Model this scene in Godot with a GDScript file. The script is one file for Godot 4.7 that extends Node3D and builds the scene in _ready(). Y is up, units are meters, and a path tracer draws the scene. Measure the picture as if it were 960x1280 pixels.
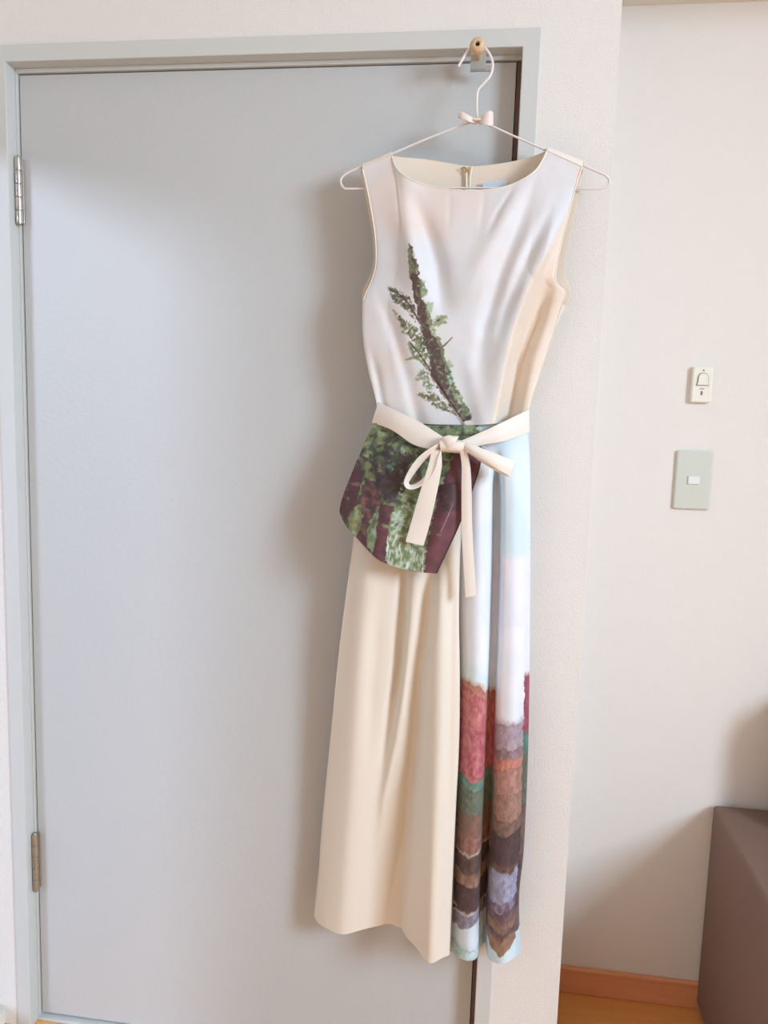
extends Node3D
# Interior: a sleeveless jumpsuit on a wire hanger, hung from a wooden knob over a pale grey door.
# Units are metres. The door wall is the plane z = 0, the viewer stands at positive z, the floor is y = 0.

var M := {}
var used := {}


# ---------------------------------------------------------------- naming
func numbered(called: String) -> String:
	if not used.has(called):
		used[called] = 0
		return called
	used[called] += 1
	return "%s_%03d" % [called, used[called]]


func thing(called: String, label: String, category: String, where := Vector3.ZERO) -> Node3D:
	var o := Node3D.new()
	o.name = numbered(called)
	o.position = where
	o.set_meta("label", label)
	o.set_meta("category", category)
	add_child(o, true)
	return o


func structure(called: String, label: String, category: String) -> Node3D:
	var o := thing(called, label, category)
	o.set_meta("kind", "structure")
	return o


# a named mesh under a parent; the mesh is given in world axes and moved into the parent's
func part(called: String, mesh: Mesh, mat: Material, parent: Node3D, label := "") -> MeshInstance3D:
	var o := MeshInstance3D.new()
	var n := 0
	var nm := called
	while parent.has_node(NodePath(nm)):
		n += 1
		nm = "%s_%03d" % [called, n]
	o.name = nm
	o.mesh = mesh
	o.material_override = mat
	o.cast_shadow = GeometryInstance3D.SHADOW_CASTING_SETTING_ON
	var off := Vector3.ZERO
	var p: Node = parent
	while p is Node3D and p != self:
		off += (p as Node3D).position
		p = p.get_parent()
	o.position = -off
	parent.add_child(o, true)
	if label:
		o.set_meta("label", label)
	return o


func wall(called: String, mesh: Mesh, mat: Material, label: String, category: String) -> MeshInstance3D:
	var o := part(called, mesh, mat, self, label)
	o.set_meta("category", category)
	o.set_meta("kind", "structure")
	return o


# ---------------------------------------------------------------- shapes
class Build:
	var P := PackedVector3Array()
	var N := PackedVector3Array()
	var U := PackedVector2Array()
	var I := PackedInt32Array()

	func quad_index(a: int, b: int, c: int, d: int) -> void:
		I.append_array([a, b, c, a, c, d])

	func done() -> ArrayMesh:
		var arr := []
		arr.resize(Mesh.ARRAY_MAX)
		arr[Mesh.ARRAY_VERTEX] = P
		arr[Mesh.ARRAY_NORMAL] = N
		arr[Mesh.ARRAY_TEX_UV] = U
		arr[Mesh.ARRAY_INDEX] = I
		var m := ArrayMesh.new()
		m.add_surface_from_arrays(Mesh.PRIMITIVE_TRIANGLES, arr)
		return m

	# a box between two corners whose edges are rounded with radius r
	func box(lo: Vector3, hi: Vector3, r := 0.0, steps := 2) -> void:
		var c := (lo + hi) / 2.0
		var h := (hi - lo) / 2.0
		r = minf(r, minf(h.x, minf(h.y, h.z)) * 0.999)
		for axis in 3:
			for s in [-1.0, 1.0]:
				var a := (axis + 1) % 3
				var b := (axis + 2) % 3
				var la := samples(h[a], r, steps)
				var lb := samples(h[b], r, steps)
				var base := P.size()
				for i in la.size():
					for j in lb.size():
						var p := Vector3.ZERO
						p[axis] = s * h[axis]
						p[a] = la[i]
						p[b] = lb[j]
						var nn := Vector3.ZERO
						nn[axis] = s
						if r > 0.0:
							var q := Vector3(clampf(p.x, -h.x + r, h.x - r), clampf(p.y, -h.y + r, h.y - r), clampf(p.z, -h.z + r, h.z - r))
							nn = (p - q).normalized()
							p = q + nn * r
						P.append(c + p)
						N.append(nn)
						U.append(Vector2(la[i], lb[j]) * 2.0)
				for i in la.size() - 1:
					for j in lb.size() - 1:
						var k := base + i * lb.size() + j
						if s > 0.0:
							quad_index(k, k + 1, k + lb.size() + 1, k + lb.size())
						else:
							quad_index(k, k + lb.size(), k + lb.size() + 1, k + 1)

	func samples(h: float, r: float, steps: int) -> PackedFloat32Array:
		if r <= 0.0:
			return PackedFloat32Array([-h, h])
		var o := PackedFloat32Array()
		for i in steps + 1:
			o.append(-h + r * i / steps)
		for i in steps + 1:
			o.append(h - r + r * i / steps)
		return o

	# a round tube along points; r may differ at both ends
	func tube(pts: PackedVector3Array, r0: float, r1 := -1.0, seg := 10, caps := true) -> void:
		if r1 < 0.0:
			r1 = r0
		var n := pts.size()
		var side := Vector3.ZERO
		var base := P.size()
		for i in n:
			var d := (pts[mini(i + 1, n - 1)] - pts[maxi(i - 1, 0)]).normalized()
			if side == Vector3.ZERO:
				side = d.cross(Vector3.UP if absf(d.y) < 0.9 else Vector3.RIGHT).normalized()
			side = (side - d * side.dot(d)).normalized()
			var up := side.cross(d)
			var r := lerpf(r0, r1, float(i) / (n - 1))
			for k in seg + 1:
				var a := TAU * k / seg
				var nn := side * cos(a) + up * sin(a)
				P.append(pts[i] + nn * r)
				N.append(nn)
				U.append(Vector2(float(k) / seg, float(i) / (n - 1)))
		for i in n - 1:
			for k in seg:
				var q := base + i * (seg + 1) + k
				quad_index(q, q + 1, q + seg + 2, q + seg + 1)
		if caps:
			for e in [0, n - 1]:
				var b2 := P.size()
				var dd := (pts[1] - pts[0]).normalized() * -1.0 if e == 0 else (pts[n - 1] - pts[n - 2]).normalized()
				P.append(pts[e] + dd * (r0 if e == 0 else r1) * 0.5)
				N.append(dd)
				U.append(Vector2.ZERO)
				for k in seg + 1:
					P.append(P[base + e * (seg + 1) + k])
					N.append((N[base + e * (seg + 1) + k] + dd).normalized())
					U.append(Vector2.ZERO)
				for k in seg:
					if e == 0:
						I.append_array([b2, b2 + 2 + k, b2 + 1 + k])
					else:
						I.append_array([b2, b2 + 1 + k, b2 + 2 + k])

	# a profile (radius, along) turned round an axis
	func lathe(c: Vector3, axis: Vector3, prof: PackedVector2Array, seg := 28) -> void:
		var s := axis.cross(Vector3.UP if absf(axis.y) < 0.9 else Vector3.RIGHT).normalized()
		var t := s.cross(axis)
		var base := P.size()
		for i in prof.size():
			var d := (prof[mini(i + 1, prof.size() - 1)] - prof[maxi(i - 1, 0)]).normalized()
			for k in seg + 1:
				var a := TAU * k / seg
				var o := s * cos(a) + t * sin(a)
				P.append(c + o * prof[i].x + axis * prof[i].y)
				N.append((o * d.y - axis * d.x).normalized())
				U.append(Vector2(float(k) / seg, float(i) / prof.size()))
		for i in prof.size() - 1:
			for k in seg:
				var q := base + i * (seg + 1) + k
				quad_index(q, q + 1, q + seg + 2, q + seg + 1)

	# a sheet of cloth: f(u, v) is its outer face, thickness behind it, edges closed
	func sheet(nu: int, nv: int, f: Callable, thick: float, uvf = null, loop := false) -> void:
		var g := PackedVector3Array()
		for j in nv + 1:
			for i in nu + 1:
				g.append(f.call(float(i) / nu, float(j) / nv))
		var nr := PackedVector3Array()
		var w := nu + 1
		for j in nv + 1:
			for i in nu + 1:
				var i0 := maxi(i - 1, 0)
				var i1 := mini(i + 1, nu)
				if loop and (i == 0 or i == nu):
					i0 = nu - 1
					i1 = 1
				var du := g[j * w + i1] - g[j * w + i0]
				var dv := g[mini(j + 1, nv) * w + i] - g[maxi(j - 1, 0) * w + i]
				nr.append(dv.cross(du).normalized())
		var base := P.size()
		for side in 2:
			for k in g.size():
				P.append(g[k] - nr[k] * thick * side)
				N.append(nr[k] if side == 0 else -nr[k])
				var uv := Vector2(float(k % w) / nu, float(k / w) / nv)
				U.append(uvf.call(uv.x, uv.y) if uvf != null else uv)
		var sz := g.size()
		for j in nv:
			for i in nu:
				var q := base + j * w + i
				quad_index(q, q + 1, q + w + 1, q + w)
				q += sz
				quad_index(q, q + w, q + w + 1, q + 1)
		# hems round the edge
		var ring := PackedInt32Array()
		if loop:
			for i in nu + 1:
				ring.append(i)
			hem(base, sz, ring, g, nr, thick)
			ring = PackedInt32Array()
			for i in nu + 1:
				ring.append(nv * w + nu - i)
			hem(base, sz, ring, g, nr, thick)
			return
		for i in nu:
			ring.append(i)
		for j in nv:
			ring.append(j * w + nu)
		for i in nu:
			ring.append(nv * w + nu - i)
		for j in nv + 1:
			ring.append((nv - j) * w)
		hem(base, sz, ring, g, nr, thick)

	func hem(base: int, sz: int, ring: PackedInt32Array, g: PackedVector3Array, nr: PackedVector3Array, thick: float) -> void:
		var b := P.size()
		for k in ring.size():
			var r := ring[k]
			var d := g[ring[mini(k + 1, ring.size() - 1)]] - g[ring[maxi(k - 1, 0)]]
			var out := nr[r].cross(d).normalized()
			for s in 3:
				var p := g[r] - nr[r] * thick * s * 0.5
				if s == 1:
					p += out * thick * 0.4
				P.append(p)
				N.append((out + nr[r] * (1 - s) * 0.8).normalized())
				U.append(U[base + r])
		for k in ring.size() - 1:
			for s in 2:
				var q := b + k * 3 + s
				quad_index(q, q + 1, q + 4, q + 3)


func rbox(lo: Vector3, hi: Vector3, r := 0.0, steps := 2) -> ArrayMesh:
	var b := Build.new()
	b.box(lo, hi, r, steps)
	return b.done()


func boxes(list: Array, r := 0.0) -> ArrayMesh:
	var b := Build.new()
	for q in list:
		b.box(q[0], q[1], r)
	return b.done()


# points spread evenly along a smooth curve
func spread(pts: PackedVector3Array, n: int) -> PackedVector3Array:
	var dense := PackedVector3Array()
	for i in pts.size() - 1:
		for k in 12:
			dense.append(pts[i].cubic_interpolate(pts[i + 1], pts[maxi(i - 1, 0)], pts[mini(i + 2, pts.size() - 1)], k / 12.0))
	dense.append(pts[pts.size() - 1])
	var acc := PackedFloat32Array([0.0])
	for i in dense.size() - 1:
		acc.append(acc[i] + dense[i].distance_to(dense[i + 1]))
	var out := PackedVector3Array()
	var k := 0
	for i in n + 1:
		var t: float = acc[acc.size() - 1] * i / n
		while k < acc.size() - 2 and acc[k + 1] < t:
			k += 1
		var span := maxf(acc[k + 1] - acc[k], 1e-9)
		out.append(dense[k].lerp(dense[k + 1], clampf((t - acc[k]) / span, 0.0, 1.0)))
	return out


func joined(runs: Array) -> PackedVector3Array:
	var o := PackedVector3Array()
	for r in runs:
		if o.size():
			o.remove_at(o.size() - 1)
		o.append_array(r)
	return o


func pick(c: PackedVector3Array, t: float) -> Vector3:
	var x := clampf(t, 0.0, 1.0) * (c.size() - 1)
	var i := mini(int(x), c.size() - 2)
	return c[i].lerp(c[i + 1], x - i)


# the patch that four edge curves span
func coons(t: PackedVector3Array, b: PackedVector3Array, l: PackedVector3Array, r: PackedVector3Array, u: float, v: float) -> Vector3:
	var a := pick(t, u).lerp(pick(b, u), v) + pick(l, v).lerp(pick(r, v), u)
	return a - t[0].lerp(t[t.size() - 1], u).lerp(b[0].lerp(b[b.size() - 1], u), v)


# a fold runs down a line: [line, height, width on the left, width on the right]
func fold_at(folds: Array, x: float, y: float) -> float:
	var s := 0.0
	for f in folds:
		var c: PackedVector2Array = f[0]
		var top := c[0].y
		var low := c[c.size() - 1].y
		var run := (top - low) * 0.42
		var fade := smoothstep(top + 0.02, top - run, y) * smoothstep(low - 0.02, low + run, y)
		if f.size() > 4:   # a fold that runs out through the lower edge
			fade = smoothstep(top + 0.02, top - minf(run, 0.08), y)
		if fade <= 0.0:
			continue
		var k := 0
		while k < c.size() - 2 and c[k + 1].y > y:
			k += 1
		var xc := lerpf(c[k].x, c[k + 1].x, clampf((c[k].y - y) / maxf(c[k].y - c[k + 1].y, 1e-6), 0.0, 1.2))
		var d := x - xc
		var w: float = f[2] if d < 0.0 else f[3]
		s += f[1] * fade * exp(-d * d / (w * w))
	return s


# a band of cloth between two edge curves
func band(b: Build, ea: PackedVector3Array, eb: PackedVector3Array, thick := 0.0014, puff := 0.0, nv := 40, nu := 8) -> void:
	var a := spread(ea, nv)
	var c := spread(eb, nv)
	b.sheet(nu, nv, func(u: float, v: float) -> Vector3:
		var p := pick(a, v).lerp(pick(c, v), u)
		p.z += puff * sin(PI * u)
		return p, thick)


# ---------------------------------------------------------------- printed cloth
class Print:
	var im: Image
	var origin: Vector2   # top left corner, metres
	var res: float        # pixels per metre
	var noise := FastNoiseLite.new()
	var rng := RandomNumberGenerator.new()

	func _init(o: Vector2, size: Vector2, r: float, s: int) -> void:
		origin = o
		res = r
		im = Image.create(int(size.x * r), int(size.y * r), false, Image.FORMAT_RGB8)
		noise.seed = s
		noise.frequency = 1.0
		noise.fractal_octaves = 4
		rng.seed = s

	func place(x: int, y: int) -> Vector2:
		return origin + Vector2(x, -y) / res

	func uv(p: Vector2) -> Vector2:
		return Vector2((p.x - origin.x) * res / im.get_width(), (origin.y - p.y) * res / im.get_height())

	# n in about -1..1, size in metres
	func at(p: Vector2, size: float, k := 0.0) -> float:
		return noise.get_noise_3d(p.x / size, p.y / size, k) * 1.6

	func window(lo: Vector2, hi: Vector2) -> Rect2i:
		var a := Vector2i(floori((lo.x - origin.x) * res), floori((origin.y - hi.y) * res)).max(Vector2i.ZERO)
		var b := Vector2i(ceili((hi.x - origin.x) * res), ceili((origin.y - lo.y) * res)).min(im.get_size())
		return Rect2i(a, (b - a).max(Vector2i.ZERO))

	# a wet brush mark: an ellipse with a ragged edge
	func dab(c: Vector2, rx: float, ry: float, ang: float, col: Color, alpha := 1.0, ragged := 0.5) -> void:
		var m := maxf(rx, ry) * 1.5
		var w := window(c - Vector2(m, m), c + Vector2(m, m))
		var ca := cos(ang)
		var sa := sin(ang)
		var k := rng.randf() * 50.0
		for y in range(w.position.y, w.end.y):
			for x in range(w.position.x, w.end.x):
				var d := place(x, y) - c
				var q := Vector2((d.x * ca + d.y * sa) / rx, (-d.x * sa + d.y * ca) / ry)
				var e := q.length() + ragged * noise.get_noise_3d(q.x * 1.6, q.y * 1.6, k)
				var al := alpha * smoothstep(1.05, 0.8, e)
				if al > 0.004:
					im.set_pixel(x, y, im.get_pixel(x, y).lerp(col, al))

	func stroke(pts: PackedVector2Array, w0: float, w1: float, col: Color, alpha := 1.0) -> void:
		for i in pts.size() - 1:
			var a := pts[i]
			var b := pts[i + 1]
			var steps := maxi(2, int(a.distance_to(b) / 0.003))
			for s in steps:
				var t := (i + float(s) / steps) / (pts.size() - 1)
				var w := lerpf(w0, w1, t)
				var shade := rng.randf_range(-0.06, 0.06)
				dab(a.lerp(b, float(s) / steps), 0.0035, w * rng.randf_range(0.75, 1.2), (b - a).angle(), Color(col.r + shade, col.g + shade, col.b + shade), alpha, 0.45)

	# a flat wash inside an outline with an uneven edge and some mottling
	func wash(pts: PackedVector2Array, col: Color, col2: Color, edge := 0.003, size := 0.02, holes := 9.0) -> void:
		var lo := pts[0]
		var hi := pts[0]
		for p in pts:
			lo = lo.min(p)
			hi = hi.max(p)
		var w := window(lo - Vector2(edge, edge), hi + Vector2(edge, edge))
		for y in range(w.position.y, w.end.y):
			for x in range(w.position.x, w.end.x):
				var p := place(x, y)
				var q := p + Vector2(at(p, 0.012, 3.0), at(p, 0.012, 9.0)) * edge
				if Geometry2D.is_point_in_polygon(q, pts) and at(p, 0.007, 17.0) < holes:
					im.set_pixel(x, y, col.lerp(col2, clampf(0.5 + 1.1 * at(p, size, 5.0), 0.0, 1.0)))

	func texture() -> ImageTexture:
		# the dye spreads a little into the cloth
		var w := im.get_width()
		var h := im.get_height()
		im.resize(w * 5 / 9, h * 5 / 9, Image.INTERPOLATE_BILINEAR)
		im.resize(w, h, Image.INTERPOLATE_CUBIC)
		im.generate_mipmaps()
		return ImageTexture.create_from_image(im)


func rgb(r: float, g: float, b: float) -> Color:
	return Color(r / 255.0, g / 255.0, b / 255.0)


# ---------------------------------------------------------------- materials
func mat(c: Color, rough := 0.8, metal := 0.0) -> StandardMaterial3D:
	var m := StandardMaterial3D.new()
	m.albedo_color = c
	m.roughness = rough
	m.metallic = metal
	return m


# an image with one number a pixel, that repeats at its edges
func relief(size: int, f: Callable) -> Image:
	var im := Image.create(size, size, false, Image.FORMAT_RGB8)
	for y in size:
		for x in size:
			var v: float = clampf(f.call(x, y), 0.0, 1.0)
			im.set_pixel(x, y, Color(v, v, v))
	return im


func looped(n: FastNoiseLite, x: float, y: float, size: float, r: float) -> float:
	var a := TAU * x / size
	var b := TAU * y / size
	return n.get_noise_3d(cos(a) * r + 7.0 * cos(b), sin(a) * r + sin(b) * 7.0 * 0.5, sin(b) * r)


func bumpy(m: StandardMaterial3D, im: Image, strength: float, scale: float) -> void:
	var n: Image = im.duplicate()
	n.bump_map_to_normal_map(4.0)
	n.generate_mipmaps()
	m.normal_enabled = true
	m.normal_texture = ImageTexture.create_from_image(n)
	m.normal_scale = strength
	m.uv1_triplanar = true
	m.uv1_world_triplanar = true
	m.uv1_scale = Vector3.ONE * scale


func make_materials() -> void:
	var n := FastNoiseLite.new()
	n.seed = 11
	n.frequency = 0.11
	n.fractal_octaves = 2
	# embossed vinyl wallpaper: short diagonal threads over a pebbled ground
	var paper := relief(256, func(x: int, y: int) -> float:
		var d1 := n.get_noise_2d(fposmod(x + y, 256.0) * 2.4, fposmod(x - y, 256.0) * 0.6)
		var d2 := n.get_noise_2d(fposmod(x + y, 256.0) * 0.6 + 400.0, fposmod(x - y, 256.0) * 2.4)
		return 0.5 + 0.55 * maxf(d1, d2) + 0.2 * n.get_noise_2d(x * 3.0, y * 3.0 + 900.0))
	M.paper = mat(rgb(233, 228, 223), 0.85)
	bumpy(M.paper, paper, 0.3, 6.0)
	M.alcove_paper = mat(rgb(239, 233, 227), 0.88)
	bumpy(M.alcove_paper, paper, 0.18, 6.0)
	M.ceiling = mat(rgb(234, 226, 214), 0.9)
	M.door = mat(rgb(197, 198, 198), 0.42)
	var brushed := relief(128, func(x: int, y: int) -> float: return 0.5 + 0.35 * n.get_noise_2d(x * 1.1, y * 1.1 + 50.0))
	bumpy(M.door, brushed, 0.05, 6.0)
	M.frame = mat(rgb(208, 209, 206), 0.5)
	M.seal = mat(rgb(112, 84, 74), 0.8)
	M.chrome = mat(rgb(205, 200, 196), 0.22, 1.0)
	M.dull_steel = mat(rgb(178, 170, 158), 0.38, 0.9)
	M.bracket = mat(rgb(176, 176, 172), 0.45, 0.3)
	M.dark = mat(rgb(58, 36, 30), 0.7)
	M.wire = mat(rgb(236, 226, 224), 0.35)
	M.satin = mat(rgb(240, 224, 216), 0.4)
	M.satin.rim_enabled = true
	M.satin.rim = 0.3
	M.plate = mat(rgb(214, 218, 208), 0.4)
	M.ivory = mat(rgb(243, 240, 229), 0.4)
	M.rocker = mat(rgb(240, 242, 242), 0.3)
	M.groove = mat(rgb(150, 125, 100), 0.8)
	M.dot = mat(rgb(150, 148, 140), 0.5)
	M.glass = mat(Color(0.95, 0.98, 1.0, 0.08), 0.02)
	M.glass.transparency = BaseMaterial3D.TRANSPARENCY_ALPHA
	M.sash_frame = mat(rgb(190, 190, 188), 0.4, 0.6)
	# wooden surfaces
	var grain := func(c1: Color, c2: Color, s: int) -> ImageTexture:
		var im := Image.create(256, 256, false, Image.FORMAT_RGB8)
		var g := FastNoiseLite.new()
		g.seed = s
		g.frequency = 0.02
		for y in 256:
			for x in 256:
				var v := 0.5 + 0.5 * g.get_noise_2d(x * 0.35, y * 3.2) + 0.25 * g.get_noise_2d(x * 1.5, y * 14.0)
				im.set_pixel(x, y, c1.lerp(c2, clampf(v, 0.0, 1.0)))
		im.generate_mipmaps()
		return ImageTexture.create_from_image(im)
	for k in 3:
		var w := mat(Color.WHITE, 0.4)
		w.albedo_texture = grain.call([rgb(236, 162, 86), rgb(230, 154, 82), rgb(240, 168, 94)][k], [rgb(244, 178, 104), rgb(238, 170, 98), rgb(246, 186, 114)][k], 20 + k)
		w.uv1_triplanar = true
		w.uv1_world_triplanar = true
		w.uv1_scale = Vector3(2.0, 2.0, 2.0)
		M["plank%d" % k] = w
	M.panel = mat(Color.WHITE, 0.5)
	M.panel.albedo_texture = grain.call(rgb(150, 106, 68), rgb(168, 120, 78), 35)
	M.panel.uv1_triplanar = true
	M.panel.uv1_scale = Vector3(6.0, 1.0, 1.0)
	M.base = mat(Color.WHITE, 0.5)
	M.base.albedo_texture = grain.call(rgb(234, 158, 112), rgb(242, 172, 126), 31)
	M.base.uv1_triplanar = true
	M.base.uv1_world_triplanar = true
	M.base.uv1_scale = Vector3(2.0, 6.0, 2.0)
	M.bead = mat(Color.WHITE, 0.45)
	M.bead.albedo_texture = grain.call(rgb(206, 172, 138), rgb(224, 194, 160), 41)
	M.bead.uv1_triplanar = true
	M.bead.uv1_scale = Vector3.ONE * 12.0
	M.upholstery = mat(rgb(130, 101, 89), 0.7)
	var leather := relief(128, func(x: int, y: int) -> float: return 0.5 + 0.5 * n.get_noise_2d(x * 2.2, y * 2.2))
	bumpy(M.upholstery, leather, 0.12, 9.0)
	# dress cloth: a fine twill
	M.weave = relief(64, func(x: int, y: int) -> float: return 0.5 + 0.25 * sin(TAU * (x + y) / 8.0) + 0.2 * sin(TAU * x / 4.0))
	M.cream = cloth(null, rgb(233, 223, 209))
	M.lining = cloth(null, rgb(238, 221, 202))
	M.sash = cloth(null, rgb(243, 232, 222))
	M.tag = mat(rgb(206, 214, 226), 0.6)
	M.zip = mat(rgb(238, 226, 206), 0.5)
	M.brass = mat(rgb(196, 176, 120), 0.35, 0.8)


func cloth(tex: Texture2D, c: Color) -> StandardMaterial3D:
	var m := mat(c, 0.62)
	m.albedo_texture = tex
	m.rim_enabled = true
	m.rim = 0.25
	m.rim_tint = 0.6
	m.backlight_enabled = true
	m.backlight = Color(0.22, 0.2, 0.17)
	return m


# ---------------------------------------------------------------- the scene
func _ready() -> void:
	lights_and_camera()
	make_materials()
	room()
	door()
	outside_the_frame()
	sofa()
	switches()
	knob_hook()
	hanger()
	jumpsuit()


func area(called: String, where: Vector3, facing: Vector3, size: Vector2, c: Color, energy: float) -> void:
	var l := AreaLight3D.new()
	l.name = called
	l.area_size = size
	l.light_color = c
	l.light_energy = energy
	l.area_normalize_energy = false
	l.set("area_range", 12.0)
	l.shadow_enabled = true
	add_child(l)
	l.look_at_from_position(where, where + facing, Vector3.UP)


func lights_and_camera() -> void:
	var cam := Camera3D.new()
	cam.name = "camera"
	cam.fov = 65.238
	cam.keep_aspect = Camera3D.KEEP_HEIGHT
	cam.near = 0.05
	cam.far = 60.0
	cam.transform = Transform3D(Basis(Vector3(0.989848, 0.031156, -0.138674), Vector3(-0.048048, 0.991588, -0.120186), Vector3(0.133763, 0.125629, 0.983018)), Vector3(0.0000, 1.2520, 1.3600))
	add_child(cam)
	cam.current = true
	var sky_mat := ProceduralSkyMaterial.new()
	sky_mat.sky_top_color = rgb(196, 214, 240)
	sky_mat.sky_horizon_color = rgb(226, 232, 240)
	sky_mat.ground_bottom_color = rgb(150, 146, 138)
	sky_mat.ground_horizon_color = rgb(190, 190, 188)
	sky_mat.sun_angle_max = 0.0
	var sky := Sky.new()
	sky.sky_material = sky_mat
	var env := Environment.new()
	env.background_mode = Environment.BG_SKY
	env.sky = sky
	env.background_energy_multiplier = 1.0
	env.ambient_light_source = Environment.AMBIENT_SOURCE_DISABLED
	env.tonemap_mode = Environment.TONE_MAPPER_LINEAR
	env.tonemap_exposure = 1.0
	env.sdfgi_enabled = true
	env.ssao_enabled = true
	env.ssil_enabled = true
	var we := WorldEnvironment.new()
	we.name = "environment"
	we.environment = env
	add_child(we)
	# daylight: a bright patch of sky above the wide window in the right wall
	area("window_daylight", Vector3(2.35, 2.2, 2.1), Vector3(-1, -0.35, 0), Vector2(1.1, 1.4), Color(0.825, 0.92, 1.0), 16.7)
	# a hazy low sun, softened by cloud, through the tall side window left of the door
	var sun := DirectionalLight3D.new()
	sun.name = "hazy_sun"
	sun.light_color = Color(0.83, 0.89, 1.0)
	sun.light_energy = 0.54
	sun.light_angular_distance = 13.0
	sun.shadow_enabled = true
	add_child(sun)
	sun.look_at_from_position(Vector3(-4.0, 3.0, 3.0), Vector3(-4.0, 3.0, 3.0) + Vector3(0.62, -0.25, -1.0), Vector3.UP)


func room() -> void:
	var fl := wall("floor", rbox(Vector3(-1.02, -0.12, -0.42), Vector3(2.02, -0.0155, 4.12)), M.dark, "warm orange-brown wooden floor of narrow boards", "floor")
	var rng := RandomNumberGenerator.new()
	rng.seed = 5
	var shapes := {}
	for row in 37:
		var z0 := -0.30 + row * 0.116
		var x := -0.925 - (row % 3) * 0.31
		while x < 1.9:
			var a := maxf(x, -0.925)
			var b := minf(x + 0.93, 1.9)
			x += 0.93
			if b - a < 0.05 or z0 + 0.114 > 4.0:
				continue
			var key := snappedf(b - a, 0.01)
			if not shapes.has(key):
				shapes[key] = rbox(Vector3(-(b - a) / 2 + 0.0006, -0.015, 0), Vector3((b - a) / 2 - 0.0006, 0, 0.1148), 0.0012, 1)
			var o := part("plank", shapes[key], M["plank%d" % rng.randi_range(0, 2)], fl)
			o.position = Vector3((a + b) / 2, 0, z0)
	# the door wall: solid, with a niche that takes the door
	var xl := -0.8669 - 0.002
	var xr := 0.0125 + 0.002
	var top := 1.836
	wall("wall_back", boxes([
		[Vector3(-1.02, 0, -0.30), Vector3(xl, 2.42, 0)],
		[Vector3(xl, top, -0.30), Vector3(xr, 2.42, 0)],
		[Vector3(xr, 0, -0.30), Vector3(0.1611, 2.42, 0)],
		[Vector3(xl, 0, -0.30), Vector3(xr, top, -0.12)]]), M.paper, "white embossed wallpapered wall round the door, ending in an outer corner", "wall")
	wall("wall_alcove", rbox(Vector3(0.05, 0, -0.42), Vector3(2.02, 2.42, -0.30)), M.alcove_paper, "white wall set back on the right, carrying the switch plates", "wall")
	wall("trim_1", rbox(Vector3(0.1611, 2.022, -0.30), Vector3(1.9, 2.42, 0)), M.ceiling, "low white beam soffit along the top of the set-back wall", "beam")
	wall("wall_right", boxes([
		[Vector3(1.9, 0, -0.42), Vector3(2.02, 2.42, 1.2)],
		[Vector3(1.9, 0, 3.0), Vector3(2.02, 2.42, 4.12)],
		[Vector3(1.9, 2.34, 1.2), Vector3(2.02, 2.42, 3.0)],
		[Vector3(1.9, 0, 1.2), Vector3(2.02, 0.55, 3.0)]]), M.alcove_paper, "white wall with a wide waist-high window, right of the sofa", "wall")
	wall("wall_left", boxes([
		[Vector3(-1.02, 1.735, -0.30), Vector3(-0.925, 2.42, 4.12)],
		[Vector3(-1.02, 0, 0.80), Vector3(-0.925, 1.735, 4.12)],
		[Vector3(-1.02, 0, -0.30), Vector3(-0.925, 0.03, 0.80)]]), M.paper, "wall with a tall narrow side window, left of the door", "wall")
	wall("wall_rear", rbox(Vector3(-1.02, 0, 4.0), Vector3(2.02, 2.42, 4.12)), M.panel, "wood panelled wall behind the viewer", "wall")
	wall("ceiling", rbox(Vector3(-1.02, 2.42, -0.42), Vector3(2.02, 2.5, 4.12)), M.ceiling, "plain white ceiling", "ceiling")
	# skirting of the set-back wall: a board with a thin rounded lip
	var bb := Build.new()
	bb.box(Vector3(0.1611, 0, -0.30), Vector3(1.9, 0.056, -0.291), 0.002)
	bb.box(Vector3(0.1611, 0.052, -0.30), Vector3(1.9, 0.0605, -0.288), 0.002)
	wall("baseboard_alcove", bb.done(), M.base, "reddish wooden skirting board below the set-back white wall", "baseboard")


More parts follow.
